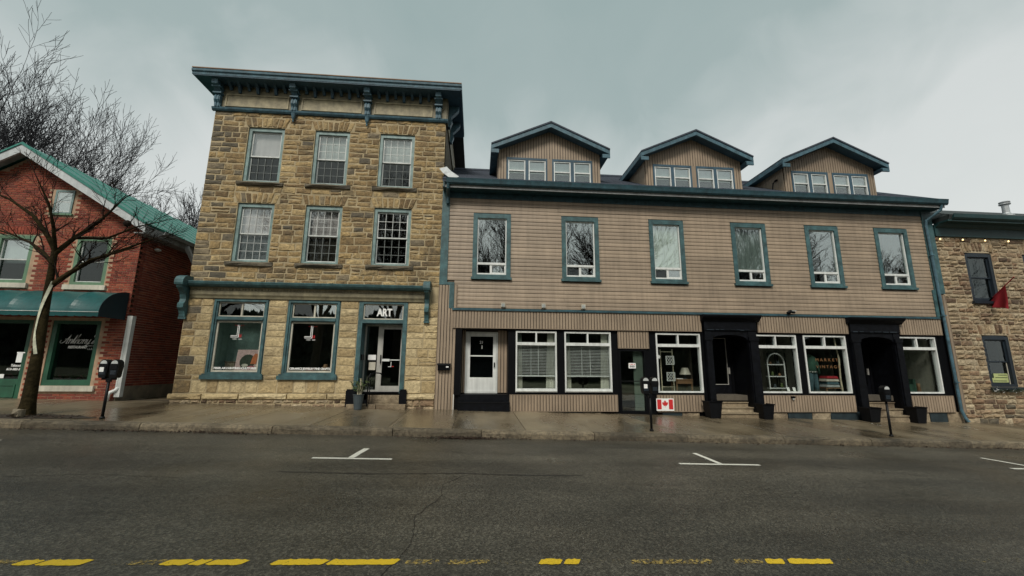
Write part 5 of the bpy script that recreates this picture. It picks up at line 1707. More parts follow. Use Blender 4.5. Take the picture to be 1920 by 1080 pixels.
def bare_tree(name, label, loc, H, r, seed, kids, maxl, group=None, spread=0.62, upk=0.07, twig='far_twig', rmin=0.02, forks=5, fork_at=0.28, lean=0.0):
    rg_ = random.Random(seed)
    T = Thing(name, label, 'tree', loc, group)
    a, c = MB(), MB()
    base = Vector(loc)
    hz = H * fork_at
    a.tube([base - Vector((0, 0, 0.4)), base + Vector((0, 0, 0.25)), base + Vector((lean * 0.5, 0.05, hz * 0.5)), base + Vector((lean, 0.1, hz))], [r * 1.5, r * 1.12, r, r * 0.9], 10, cap=False)
    for i in range(forks):
        az = 6.283 * i / forks + rg_.uniform(-0.4, 0.4)
        til = rg_.uniform(0.22, 0.62) if i else 0.05
        d = Vector((math.cos(az) * math.sin(til), math.sin(az) * math.sin(til), math.cos(til)))
        grow(a, c, base + Vector((lean, 0.1, hz * rg_.uniform(0.85, 1.0))), d, H * rg_.uniform(0.34, 0.42), r * rg_.uniform(0.42, 0.6), 0, maxl, rg_, spread, kids, upk, 1, 0.13, rmin)
    T.add('trunk', a, 'bark' if twig != 'far_twig' else 'far_twig', smooth=True)
    T.add('crown', c, twig, kind='stuff')
    return T
bt1 = bare_tree('bare_tree', 'tall bare tree rising behind the ridge of the brick restaurant', (-38.4, 25.0, 0.6), 26.0, 0.42, 101, (5, 4, 4, 3), 4, 'bare trees behind the houses', rmin=0.014)
bare_tree('bare_tree', 'tallest bare tree, cut by the left edge of the picture', (-48.0, 27.0, 0.8), 32.0, 0.5, 55, (5, 4, 4, 3), 4, 'bare trees behind the houses', rmin=0.014)
bare_tree('bare_tree', 'slender bare tree between the brick restaurant ridge and the leftmost tree', (-43.5, 25.5, 0.7), 29.0, 0.36, 303, (5, 4, 4, 3), 4, 'bare trees behind the houses', rmin=0.014)
bare_tree('bare_tree', 'pale bare tree seen low between green roof and stone block', (-26.6, 25.0, 0.4), 17.6, 0.3, 404, (5, 4, 4, 3), 4, 'bare trees behind the houses', rmin=0.014)
bare_tree('bare_tree', 'low bare tree top just above the green roof edge', (-31.0, 27.0, 0.4), 16.0, 0.28, 812, (5, 4, 4, 3), 4, 'bare trees behind the houses', rmin=0.014)
# park trees across the street, mirrored in the windows
def copy_tree(T, loc, rz_, s_, label, group):
    r = T.root.copy()
    col.objects.link(r)
    r.location = loc
    r.rotation_euler = (0, 0, rz_)
    r.scale = (s_, s_, s_)
    r['label'] = label
    r['group'] = group
    for ch in T.root.children:
        c = ch.copy()
        col.objects.link(c)
        c.parent = r
pk = bare_tree('park_tree', 'bare park tree across the street opposite the sided building', (3.0, -24.0, 0.1), 17.0, 0.32, 909, (6, 5, 5, 4), 4, 'park trees across the street', twig='twig', rmin=0.012)
for i, (px, py, rz_, s_, lab) in enumerate(((-7, -23, 1.1, 1.05, 'bare park tree across the street opposite the stone block'), (13, -25, 2.3, 1.1, 'bare park tree across the street, right of the middle one'), (26, -23, 4.0, 1.0, 'bare park tree across the street, first of three at the right end'), (37, -24, 0.4, 0.85, 'bare park tree across the street, second of three at the right end'), (45.5, -25, 2.9, 0.85, 'bare park tree across the street, last of three at the right end'), (-15, -27, 5.0, 1.1, 'bare park tree across the street opposite the brick restaurant'))):
    copy_tree(pk, (px, py, g(px) + 0.1), rz_, s_, lab, 'park trees across the street')
# dense evergreen belt closing the park
rh = random.Random(8)
mb = MB()
for i in range(140):
    xa, xb = -70 + i, -69 + i
    hh_ = [7.0 + 1.6 * noise.noise(Vector((q * 0.13, 1.3, 0))) + 1.0 * noise.noise(Vector((q * 0.5, 7.3, 0))) for q in (xa, xb)]
    mb.face([(xa, -44.5, g(xa)), (xb, -44.5, g(xb)), (xb, -44.8, g(xb) + hh_[1]), (xa, -44.8, g(xa) + hh_[0])])
for _ in range(16000):
    px = rh.uniform(-70, 70)
    top = 7.6 + 1.8 * noise.noise(Vector((px * 0.13, 1.3, 0))) + 1.4 * noise.noise(Vector((px * 0.5, 7.3, 0)))
    pz = top * math.sqrt(rh.random())
    py = -44 + rh.uniform(-1.5, 1.5) * (1.2 - pz / (top + 2))
    s_ = rh.uniform(0.3, 0.75)
    a = rh.uniform(0, 3.14)
    dx, dy = math.cos(a) * s_, math.sin(a) * s_
    z0 = g(px) + 0.1 + pz
    mb.face([(px - dx, py - dy, z0 - s_ * 0.5), (px + dx, py + dy, z0 - s_ * 0.4), (px + dx * 0.4, py + dy * 0.4 + 0.2, z0 + s_)])
o = put('evergreen_belt', mb.mesh('evergreen_belt'), 'leaf_dark', None, 'stuff', 'dark evergreen belt at the far side of the park')
o['category'] = 'trees'

# street tree in its pit
TX, TY = -10.33, -3.2
TZ = gs(TX, TY)
ST = Thing('street_tree', 'small bare street tree with mossy trunk in front of the brick restaurant', 'tree', (TX, TY, TZ))
rt_ = random.Random(66)
a, c = MB(), MB()
a.tube([(TX - 0.02, TY, TZ - 0.2), (TX, TY, TZ + 0.04), (TX + 0.0, TY, TZ + 0.3), (TX - 0.03, TY, TZ + 1.4), (TX - 0.08, TY, TZ + 2.5), (TX - 0.10, TY, TZ + 3.0), (TX - 0.12, TY, TZ + 3.5), (TX - 0.14, TY, TZ + 3.95)], [0.21, 0.165, 0.13, 0.104, 0.084, 0.078, 0.068, 0.06], 14, cap=False)
limbs = [
    ([(TX - 0.14, TY, 4.38), (TX - 0.32, TY - 0.1, 4.78), (TX - 0.62, TY - 0.2, 5.2), (TX - 1.1, TY - 0.3, 5.55), (TX - 1.6, TY - 0.3, 5.75)], 0.075),
    ([(TX - 0.13, TY, 4.3), (TX + 0.1, TY + 0.15, 4.75), (TX + 0.42, TY + 0.3, 5.2), (TX + 0.65, TY + 0.35, 5.55), (TX + 0.85, TY + 0.4, 5.9)], 0.075),
    ([(TX - 0.10, TY, 3.45), (TX + 0.28, TY + 0.05, 3.85), (TX + 0.7, TY + 0.1, 4.2), (TX + 1.25, TY + 0.2, 4.5), (TX + 1.9, TY + 0.3, 4.85)], 0.085),
    ([(TX - 0.13, TY, 4.05), (TX - 0.5, TY + 0.1, 4.35), (TX - 0.95, TY + 0.2, 4.62), (TX - 1.5, TY + 0.2, 4.85), (TX - 2.1, TY + 0.25, 5.0)], 0.06),
    ([(TX - 0.13, TY, 4.35), (TX - 0.05, TY - 0.25, 4.9), (TX - 0.02, TY - 0.5, 5.4), (TX - 0.2, TY - 0.7, 5.95)], 0.06),
    ([(TX + 0.45, TY + 0.05, 4.0), (TX + 0.9, TY - 0.2, 4.12), (TX + 1.5, TY - 0.4, 4.22), (TX + 2.2, TY - 0.5, 4.42)], 0.045),
    ([(TX + 0.1, TY + 0.15, 4.75), (TX + 0.5, TY + 0.6, 4.9), (TX + 1.0, TY + 0.8, 5.3), (TX + 1.5, TY + 1.0, 5.55)], 0.05)]
for pts, r in limbs:
    r *= 0.82
    rads = [r * (1 - 0.75 * i / (len(pts) - 1)) for i in range(len(pts))]
    a.tube(pts, rads, 7, cap=False)
    for i in range(1, len(pts)):
        for _ in range(2):
            d = (Vector(pts[i]) - Vector(pts[i - 1])).normalized()
            ax = Vector((rt_.uniform(-1, 1), rt_.uniform(-1, 1), rt_.uniform(-0.4, 0.6)))
            grow(a, c, Vector(pts[i - 1]).lerp(Vector(pts[i]), rt_.uniform(0.3, 1)), d + ax * 0.75, rt_.uniform(0.42, 0.72), rads[i] * 0.6, 2, 4, rt_, 0.6, (0, 0, 4, 3), 0.04, 1, 0.2, 0.0042)
    grow(a, c, pts[-1], Vector(pts[-1]) - Vector(pts[-2]), 0.5, rads[-1], 2, 4, rt_, 0.6, (0, 0, 4, 3), 0.04, 1, 0.2, 0.0042)
tr = ST.add('trunk', a, 'mossy_bark', smooth=True)
ST.add('crown', c, 'twig', kind='stuff')
ST.add('burl', MB().lathe([(0.01, -0.09), (0.07, -0.05), (0.09, 0.0), (0.07, 0.06), (0.01, 0.09)], (TX + 1.25, TY + 0.2, 5.2), 8), 'twig', tr)
rb_ = MB()
pts = []
for i in range(25):
    t_ = i / 24
    zz = TZ + 3.15 - 1.75 * t_
    ang = -0.35 - 1.75 * math.sin(t_ * 2.2)
    rr_ = 0.080 + 0.022 * t_ + 0.010
    if t_ > 0.72:
        ang = -2.05 + (t_ - 0.72) * 3.4
    pts.append(Vector((TX - 0.09 + 0.06 * t_ + rr_ * math.cos(ang), TY + rr_ * math.sin(ang), zz)))
for p, q in zip(pts, pts[1:]):
    d = (q - p).normalized()
    out = (Vector((p.x - TX + 0.07, p.y - TY, 0))).normalized()
    w = d.cross(out).normalized() * 0.030
    rb_.prism([p - w, q - w, q + w, p + w], [x_ + out * 0.006 for x_ in (p - w, q - w, q + w, p + w)])
solo('ribbon', rb_, 'ribbon', 'pale ribbon wound round the street tree trunk', 'ribbon', (TX, TY, TZ + 1.4))
solo('paper_tag', MB().box(TX - 0.30, TX - 0.18, TY - 0.17, TY - 0.163, TZ + 1.2, TZ + 1.42).box(TX - 0.31, TX - 0.14, TY - 0.172, TY - 0.166, TZ + 1.415, TZ + 1.44), 'white_print', 'small white paper tag pinned to the street tree trunk', 'tag', (TX - 0.24, TY - 0.17, TZ + 1.2))
mb = MB()
pit = []
for i in range(20):
    t_ = 6.283 * i / 20
    px, py = TX + 0.35 + (1.15 + rt_.uniform(-0.15, 0.15)) * math.cos(t_), TY - 0.12 + (0.34 + rt_.uniform(-0.05, 0.05)) * math.sin(t_)
    pit.append((px, py, gs(px, py) + 0.007))
mb.face(pit)
struct('tree_pit', mb, 'soil')
litter('pit_litter', [(TX + 0.4, TY - 0.15, 0.5, 0.15, 260, gs)], rl, 'dead leaves scattered on the soil round the street tree')
m_ = MB()
stone(m_, ((TX + 0.08, TZ), (TX + 0.26, TZ), (TX + 0.24, TZ + 0.17), (TX + 0.1, TZ + 0.18)), TY - 0.38, 0.08, rt_, 3, 2, 0.02, 0.01)
m_.box(TX + 0.1, TX + 0.24, TY - 0.37, TY - 0.27, TZ - 0.05, TZ + 0.16)
solo('marker_stone', m_, 'concrete_base', 'small pale stone block at the foot of the street tree', 'stone', (TX + 0.17, TY - 0.35, TZ))

# ================================================================== STREET FURNITURE
def meter(loc, heads, label, sticker=None, lean=0.0):
    x, y, z = loc
    T = Thing('parking_meter', label, 'parking meter', loc, 'parking meters along the kerb')
    T.add('pole', MB().tube([(x, y, z - 0.1), (x, y, z + 1.03)], 0.034, 10).lathe([(0.06, 0), (0.06, 0.03), (0.036, 0.06)], (x, y, z), 10), 'meter_black', smooth=True)
    T.root.scale = (0.87, 0.87, 0.87)
    xs = [x] if heads == 1 else [x - 0.135, x + 0.135]
    if heads == 2:
        T.add('yoke', MB().box(x - 0.17, x + 0.17, y - 0.035, y + 0.035, z + 1.0, z + 1.05).box(x - 0.05, x + 0.05, y - 0.04, y + 0.04, z + 0.94, z + 1.0), 'meter_black')
    zb = z + (1.05 if heads == 2 else 1.02)
    for i, hx in enumerate(xs):
        prof = [(-0.075, 0.0), (0.075, 0.0), (0.10, 0.05), (0.115, 0.22), (0.125, 0.30), (0.118, 0.37)]
        top = [(0.118 * math.cos(t_ * math.pi / 8), 0.37 + 0.115 * math.sin(t_ * math.pi / 8)) for t_ in range(1, 8)]
        poly = prof + top + [(-0.118, 0.37), (-0.125, 0.30), (-0.115, 0.22), (-0.10, 0.05)]
        hd = T.add('head', MB().xz([(hx + px * 0.95, zb + pz) for px, pz in poly], y - 0.085, y + 0.085), 'meter_black')
        dome = [(0.088, 0.375)] + [(0.088 * math.cos(t_ * math.pi / 8), 0.375 + 0.088 * math.sin(t_ * math.pi / 8)) for t_ in range(1, 8)] + [(-0.088, 0.375)]
        T.add('dome_window', MB().xz([(hx + px * 0.95, zb + pz) for px, pz in dome], y - 0.094, y - 0.086), 'meter_dome', hd)
        T.add('coin_plate', MB().box(hx - 0.07, hx + 0.07, y - 0.093, y - 0.0855, zb + 0.09, zb + 0.2).box(hx + 0.02, hx + 0.05, y - 0.105, y - 0.0935, zb + 0.13, zb + 0.16), 'dark_blue_frame', hd)
        T.add('vault', MB().box(hx - 0.085, hx + 0.085, y - 0.098, y - 0.0862, zb + 0.22, zb + 0.34), 'meter_black', hd)
        if sticker == i:
            T.add('sticker', MB().box(hx - 0.07, hx + 0.035, y - 0.104, y - 0.0985, zb + 0.16, zb + 0.28), 'white_print', hd)
meter((-8.52, -3.4, gs(-8.52, -3.4)), 2, 'double headed black parking meter in front of the brick restaurant corner', 0)
meter((4.46, -3.4, gs(4.46, -3.4)), 2, 'double headed black parking meter beside the maple leaf flag sign', 0)
meter((10.99, -3.4, gs(10.99, -3.4)), 1, 'single headed black parking meter in front of the right black portal')
def square_pot(x, y, h, w, label):
    z = gs(x, y)
    T = Thing('square_planter', label, 'planter', (x, y, z), 'black planters beside the portals')
    a, b = w * 0.38, w * 0.5
    mb = MB().prism([(x - a, y - a, z), (x + a, y - a, z), (x + a, y + a, z), (x - a, y + a, z)], [(x - b, y - b, z + h), (x + b, y - b, z + h), (x + b, y + b, z + h), (x - b, y + b, z + h)])
    T.add('pot', mb, 'pot_black')
    T.add('rim', MB().frame(x - b - 0.015, x + b + 0.015, z + h, z + h + 0.04, 0.03, y - b - 0.015, y - b + 0.02).box(x - b - 0.015, x - b + 0.02, y - b + 0.02, y + b, z + h, z + h + 0.04).box(x + b - 0.02, x + b + 0.015, y - b + 0.02, y + b, z + h, z + h + 0.04), 'pot_black')
    T.add('soil', MB().box(x - b + 0.03, x + b - 0.03, y - b + 0.03, y + b - 0.03, z + h - 0.02, z + h + 0.01), 'soil')
square_pot(7.80, -0.42, 0.50, 0.44, 'square black planter left of the portal beside the flag sign')
square_pot(9.62, -0.42, 0.46, 0.40, 'square black planter between left portal and arched shelf window')
square_pot(13.38, -0.42, 0.44, 0.42, 'square black planter left of the right portal')
square_pot(15.08, -0.42, 0.50, 0.40, 'square black planter right of the right portal')
# tall planter by the gallery door
px, py = -3.55, -0.62
pz = gs(px, py)
T = Thing('tall_planter', 'tall grey tapered planter with winter greens beside the ART door', 'planter', (px, py, pz))
T.root.scale = (0.8, 0.8, 0.74)
T.add('pot', MB().lathe([(0.13, 0), (0.14, 0.02), (0.20, 0.56), (0.215, 0.58), (0.215, 0.61), (0.19, 0.61), (0.18, 0.55)], (px, py, pz), 16), 'pot_grey', smooth=False)
rp = random.Random(15)
for i in range(5):
    a = rp.uniform(0, 6.28)
    T.add('birch_stick', MB().tube([(px + 0.08 * math.cos(a), py + 0.08 * math.sin(a), pz + 0.5), (px + 0.12 * math.cos(a), py + 0.12 * math.sin(a), pz + rp.uniform(0.95, 1.25))], 0.025, 7), 'birch_wood')
m_, m2 = MB(), MB()
for i in range(26):
    a, t_ = rp.uniform(0, 6.28), rp.uniform(0.1, 0.6)
    L = rp.uniform(0.35, 0.75)
    p0 = Vector((px + 0.05 * math.cos(a), py + 0.05 * math.sin(a), pz + 0.55))
    p1 = p0 + Vector((math.cos(a) * math.sin(t_), math.sin(a) * math.sin(t_), math.cos(t_))) * L
    m2.tube([p0, p0.lerp(p1, 0.5) + Vector((0, 0, 0.04)), p1], [0.006, 0.005, 0.003], 3)
    for _ in range(9):
        q = p0.lerp(p1, rp.uniform(0.3, 1.0))
        d = Vector((rp.uniform(-1, 1), rp.uniform(-1, 1), rp.uniform(-0.3, 1))).normalized() * rp.uniform(0.05, 0.10)
        w = d.orthogonal().normalized() * 0.018
        m_.face([q, q + d * 0.5 + w, q + d, q + d * 0.5 - w])
T.add('leaves', m_, 'leaf_green', kind='stuff')
T.add('stems', m2, 'twig', kind='stuff')
# iron handrail by the gallery steps
solo('handrail', MB().tube([(-3.33, -0.45, 0.40), (-3.33, -0.45, 1.28), (-3.30, -0.40, 1.36), (-3.22, -0.2, 1.42), (-3.10, 0.1, 1.40), (-3.02, 0.2, 1.30)], 0.02, 7).tube([(-3.33, -0.2, 0.46), (-3.33, -0.2, 1.36)], 0.016, 6), 'black_paint', 'black iron handrail curving up beside the ART door steps', 'handrail', (-3.33, -0.45, 0.42))
# letter box, lamps, camera
T = Thing('mailbox', 'black wall mailbox on the narrow beige panel', 'mailbox', (-1.04, -0.05, 1.50))
T.add('box', MB().yz([(-0.046, 1.51), (-0.16, 1.51), (-0.17, 1.66), (-0.13, 1.70), (-0.046, 1.70)], -1.24, -0.85), 'black_paint')
T.add('lid', MB().yz([(-0.05, 1.702), (-0.135, 1.702), (-0.19, 1.665), (-0.19, 1.672), (-0.14, 1.735), (-0.05, 1.735)], -1.26, -0.83), 'black_paint')
T.add('badge', MB().box(-0.97, -0.89, -0.175, -0.168, 1.60, 1.64), 'white_print')
for x_, lab in ((0.86, 'leftmost of three small pale wall lamps above the beige fascia'), (2.24, 'middle of three small pale wall lamps above the beige fascia'), (3.62, 'rightmost of three small pale wall lamps above the beige fascia')):
    T = Thing('wall_lamp', lab, 'lamp', (x_, -0.04, 3.62), 'small wall lamps on the sided building')
    T.add('housing', MB().prism([(x_ - 0.07, -0.15, 3.62), (x_ + 0.07, -0.15, 3.62), (x_ + 0.07, -0.16, 3.76), (x_ - 0.07, -0.16, 3.76)], [(x_ - 0.06, -0.06, 3.62), (x_ + 0.06, -0.06, 3.62), (x_ + 0.06, -0.05, 3.78), (x_ - 0.06, -0.05, 3.78)]), 'off_white')
    T.add('bracket', MB().box(x_ - 0.02, x_ + 0.02, -0.06, -0.02, 3.58, 3.66), 'off_white')
    T.add('lens', MB().box(x_ - 0.05, x_ + 0.05, -0.158, -0.152, 3.635, 3.73), 'shade_grey')
T = Thing('wall_camera', 'dark dome camera on the beige wall above the arched shelf window', 'camera', (11.14, -0.04, 3.62))
T.add('mount', MB().box(11.08, 11.16, -0.12, -0.03, 3.58, 3.66), 'black_paint')
T.add('body', MB().tube([(10.98, -0.2, 3.60), (11.14, -0.16, 3.66), (11.3, -0.14, 3.62)], [0.045, 0.06, 0.035], 8), 'black_paint', smooth=True)
T.add('cover', MB().box(11.14, 11.32, -0.22, -0.12, 3.668, 3.685), 'white_frame')
T = Thing('outlet_lamp', 'tiny wall lamp on the beige base panel under the arched shelf window', 'lamp', (10.9, -0.07, 0.60))
T.add('cap', MB().box(10.85, 10.96, -0.15, -0.067, 0.66, 0.72), 'black_paint')
T.add('glass', MB().lathe([(0.02, 0.0), (0.035, 0.02), (0.035, 0.05), (0.02, 0.06)], (10.905, -0.11, 0.595), 8), 'white_frame')
# maple leaf flag sign
T = Thing('flag_sign', 'red and white maple leaf flag sign on the beige base panel', 'sign', (6.33, -0.10, 0.23))
FX, FZ, FW, FH = 6.04, 0.235, 0.60, 0.40
T.add('board', MB().box(FX, FX + FW, -0.095, -0.075, FZ, FZ + FH), 'white_print')
for a in (0.025, 0.425):
    T.add('red_bar', MB().box(FX + a, FX + a + 0.145, -0.099, -0.0955, FZ + 0.05, FZ + FH - 0.03), 'red_print')
half = [(0.0, 1.0), (0.14, 0.72), (0.27, 0.79), (0.20, 0.36), (0.42, 0.58), (0.47, 0.46), (0.72, 0.51), (0.63, 0.24), (0.75, 0.16), (0.36, -0.16), (0.40, -0.32), (0.03, -0.25), (0.03, -0.62)]
poly = half + [(-p, q) for p, q in reversed(half[1:])]
T.add('maple_leaf', MB().xz([(FX + 0.297 + p * 0.145, FZ + 0.205 + q * 0.145) for p, q in poly], -0.099, -0.0955), 'red_print')
# red flag on its pole
T = Thing('red_flag', 'small red flag hanging on a tilted pole from the fieldstone wall', 'flag', (19.36, 0.0, 4.25))
p0, p1 = Vector((19.36, 0.0, 4.28)), Vector((19.20, -0.95, 4.96))
T.add('pole', MB().tube([p0, p1], 0.018, 7), 'red_cloth')
T.add('socket', MB().tube([p0 + Vector((0, 0.02, -0.02)), p0.lerp(p1, 0.12)], 0.03, 8), 'black_paint')
m_ = MB()
n, k = 14, 10
gr = []
for i in range(n + 1):
    u = i / n
    top = p0.lerp(p1, 0.04 + 0.60 * u)
    L = 0.28 + 0.58 * (u ** 1.0)
    for j in range(k + 1):
        w = j / k
        gr.append(top + Vector((0.05 * math.sin(u * 11 + w * 2) * w - 0.02 * w, 0.10 * w * (1 - u) + 0.05 * math.cos(u * 9 + w * 3) * w, -L * w)))
m_.v = [tuple(v) for v in gr]
for i in range(n):
    for j in range(k):
        m_.f.append((i * (k + 1) + j, (i + 1) * (k + 1) + j, (i + 1) * (k + 1) + j + 1, i * (k + 1) + j + 1))
        m_.r.append(0.5)
T.add('cloth', m_, 'red_cloth', smooth=True)
# string of bulbs under the eave of the fieldstone building
bx = [17.6, 18.55, 19.5, 20.5, 21.5, 22.5]
T = Thing('string_lights', 'string of warm lit bulbs under the dark green eave', 'string lights', (17.6, -0.12, 6.62))
cp = []
for a, b in zip(bx, bx[1:]):
    for i in range(6):
        u = i / 6
        cp.append((a + (b - a) * u, -0.12, 6.68 - 0.10 * math.sin(math.pi * u)))
cp.append((bx[-1], -0.12, 6.68))
T.add('cable', MB().tube(cp, 0.006, 4), 'black_paint')
for x_ in bx:
    T.add('socket', MB().lathe([(0.018, 0.0), (0.02, 0.05)], (x_, -0.12, 6.625), 7), 'black_paint')
    T.add('bulb', MB().lathe([(0.006, -0.035), (0.022, -0.024), (0.025, -0.006), (0.014, 0.025)], (x_, -0.12, 6.59), 8), 'lit_bulb', smooth=True)
# galvanised flue on the fieldstone roof
vx, vy = 23.8, 2.0
T = Thing('roof_flue', 'galvanised round flue with cap on the right hand roof', 'flue', (vx, vy, 8.55))
T.root.scale = (0.72, 0.72, 0.8)
T.add('pipe', MB().lathe([(0.17, -0.1), (0.17, 0.58)], (vx, vy, 8.6), 14), 'galvanised', smooth=False)
T.add('collar', MB().lathe([(0.36, -0.12), (0.32, -0.04), (0.2, 0.06), (0.18, 0.1)], (vx, vy, 8.6), 14), 'galvanised')
T.add('cap', MB().lathe([(0.22, 0.58), (0.27, 0.60), (0.27, 0.66), (0.20, 0.68), (0.20, 0.71), (0.26, 0.72), (0.26, 0.76), (0.05, 0.82)], (vx, vy, 8.6), 14), 'galvanised')
# stub of an old mast on the left cheek of the right dormer
solo('mast_stub', MB().tube([(11.52, 0.55, 8.55), (11.55, 0.5, 8.85), (11.66, 0.5, 8.98)], 0.025, 6).lathe([(0.07, 0.0), (0.08, 0.04), (0.03, 0.08)], (11.7, 0.5, 8.95), 8), 'black_paint', 'short black mast stub beside the rightmost dormer', 'mast', (11.55, 0.5, 8.55))
# garland and sign at the fieldstone window
m_, m2 = MB(), MB()
for _ in range(900):
    x_ = rp.uniform(18.55, 21.0)
    a = rp.uniform(0, 6.28)
    r_ = rp.uniform(0, 0.09)
    q = Vector((x_, -0.12 + r_ * math.cos(a), 0.95 + r_ * math.sin(a) + 0.02 * math.sin(x_ * 9)))
    d = Vector((rp.uniform(-1, 1), rp.uniform(-1, 1), rp.uniform(-1, 1))).normalized() * 0.06
    w = d.orthogonal().normalized() * 0.008
    t_ = m2 if rp.random() < 0.06 else m_
    t_.face([q - w, q + w, q + d + w * 0.4, q + d - w * 0.4])
T = Thing('garland', 'dark green garland along the lower sill of the fieldstone window', 'garland', (19.8, -0.12, 0.9))
T.add('needles', m_, 'leaf_dark', kind='stuff')
T.add('frost_tips', m2, 'white_print', kind='stuff')
T = Thing('window_sign', 'yellow green printed card in the lower fieldstone window', 'sign', (19.22, 0.14, 1.22))
T.add('card', MB().box(18.90, 19.60, 0.125, 0.130, 1.22, 1.54), 'yellow_print')
m_ = MB()
for i, (a, b, z) in enumerate(((19.22, 19.52, 1.47), (19.08, 19.54, 1.38), (18.98, 19.5, 1.26))):
    x_ = a
    while x_ < b:
        w = rp.uniform(0.015, 0.05)
        m_.box(x_, x_ + w, 0.121, 0.1245, z, z + 0.028)
        x_ += w + 0.012
T.add('print', m_, 'leaf_dark', kind='stuff')
T.add('dark_corner', MB().box(18.90, 19.02, 0.121, 0.1245, 1.38, 1.54), 'leaf_dark')
T = Thing('glow_tube', 'added glowing tube standing for the orange reflection in the lower fieldstone window', 'lamp', (20.1, 0.5, 2.1))
T.add('tube', MB().tube([(20.08, 0.5, 2.85), (20.12, 0.5, 2.15)], 0.05, 8), 'reflection_glow')  # emissive tube added to give an orange reflection behind the glass
# ================================================================== THINGS IN THE SHOP WINDOWS
T = Thing('painting', 'pink framed canvas with an orange jug in the left gallery window', 'painting', (-7.35, 0.5, 1.40))
sl = lambda z: 0.22 + (z - 1.40) * 0.16
T.add('canvas', MB().prism([(-7.72, sl(1.40), 1.40), (-7.02, sl(1.40), 1.40), (-7.02, sl(2.12), 2.12), (-7.72, sl(2.12), 2.12)], [(-7.72, sl(1.40) + 0.03, 1.40), (-7.02, sl(1.40) + 0.03, 1.40), (-7.02, sl(2.12) + 0.03, 2.12), (-7.72, sl(2.12) + 0.03, 2.12)]), 'canvas_pink')
def disc(mb, cx, cz, rx, rz_, dy, n=18):
    mb.face([(cx + rx * math.cos(6.283 * i / n), sl(cz + rz_ * math.sin(6.283 * i / n)) - dy, cz + rz_ * math.sin(6.283 * i / n)) for i in range(n)])
m_ = MB()
disc(m_, -7.36, 1.73, 0.24, 0.24, 0.004)
T.add('dark_round', m_, 'leaf_dark')
m_ = MB()
m_.face([(x_, sl(z) - 0.008, z) for x_, z in ((-7.26, 1.66), (-7.08, 1.66), (-7.06, 1.98), (-7.16, 2.0), (-7.22, 1.9))])
T.add('orange_jug', m_, 'clay_orange')
m_ = MB()
disc(m_, -7.42, 1.62, 0.10, 0.05, 0.008)
T.add('bowl', m_, 'off_white')
m_ = MB()
disc(m_, -7.22, 1.55, 0.12, 0.06, 0.008)
T.add('plate', m_, 'flower_pink')
solo('stone_vase', MB().lathe([(0.08, 0.0), (0.15, 0.08), (0.17, 0.18), (0.12, 0.28), (0.07, 0.31), (0.08, 0.34)], (-6.98, 0.36, 1.405), 14), 'off_white', 'round pale vase right of the painting in the left gallery window', 'vase', (-6.98, 0.36, 1.405), smooth=True)
solo('display_plinth', MB().box(-8.2, -7.9, 0.55, 0.85, 1.40, 1.72).box(-8.22, -7.88, 0.53, 0.87, 1.72, 1.74), 'concrete_base', 'square grey plinth at the left of the left gallery window', 'plinth', (-8.05, 0.7, 1.40))
solo('ceramic_bowl', MB().lathe([(0.05, 0.0), (0.07, 0.02), (0.16, 0.12), (0.17, 0.15), (0.15, 0.14)], (-5.45, 0.45, 1.405), 14), 'flower_pink', 'reddish ceramic bowl in the right gallery window', 'bowl', (-5.45, 0.45, 1.405), smooth=True)
solo('ceramic_jar', MB().lathe([(0.06, 0.0), (0.1, 0.06), (0.11, 0.16), (0.06, 0.24), (0.07, 0.27)], (-4.95, 0.42, 1.405), 14), 'wood', 'brown ceramic jar at the right of the right gallery window', 'jar', (-4.95, 0.42, 1.405), smooth=True)
# arched shelf
T = Thing('arched_shelf', 'white arched display shelf in the window beside the left portal', 'shelf', (10.78, 0.45, 0.90))
arc = [(10.49, 0.93), (10.47, 1.8)] + [(10.79 - 0.32 * math.cos(math.pi * i / 10), 1.85 + 0.34 * math.sin(math.pi * i / 10)) for i in range(11)] + [(11.11, 1.8), (11.11, 0.93)]
m_ = MB()
for (xa, za_), (xb, zb_) in zip(arc, arc[1:]):
    m_.tube([(xa, 0.42, za_), (xb, 0.42, zb_)], 0.022, 6)
T.add('frame', m_, 'white_vinyl')
for z in (0.95, 1.36, 1.78):
    T.add('shelf_board', MB().box(10.48, 11.11, 0.40, 0.58, z, z + 0.03), 'white_vinyl')
for i, (x_, z) in enumerate(((10.63, 1.81), (10.93, 1.81), (10.68, 1.39), (10.95, 1.39), (10.73, 0.98), (10.99, 0.98))):
    h_ = 0.1 + 0.03 * (i % 3)
    solo('shelf_ornament', MB().lathe([(0.04, 0), (0.055, h_ * 0.4), (0.03, h_ * 0.8), (0.04, h_)], (x_, 0.5, z), 10), ('wood', 'pot_grey', 'leaf_green')[i % 3], '%s ornament on the %s of the white arched shelf' % (('left', 'right')[i % 2], ('upper board', 'middle board', 'lowest board')[i // 2]), 'ornament', (x_, 0.5, z), 'ornaments on the arched shelf', smooth=True)
for i, (x_, lab) in enumerate(((9.9, 'left end of the arched shelf window'), (10.95, 'middle right of the arched shelf window'), (11.17, 'right end of the arched shelf window'))):
    solo('price_card', MB().prism([(x_ - 0.05, 0.12, 0.88), (x_ + 0.05, 0.12, 0.88), (x_ + 0.05, 0.16, 1.01), (x_ - 0.05, 0.16, 1.01)], [(x_ - 0.05, 0.125, 0.88), (x_ + 0.05, 0.125, 0.88), (x_ + 0.05, 0.165, 1.01), (x_ - 0.05, 0.165, 1.01)]), 'white_print', 'small white card at the ' + lab, 'card', (x_, 0.14, 0.88))
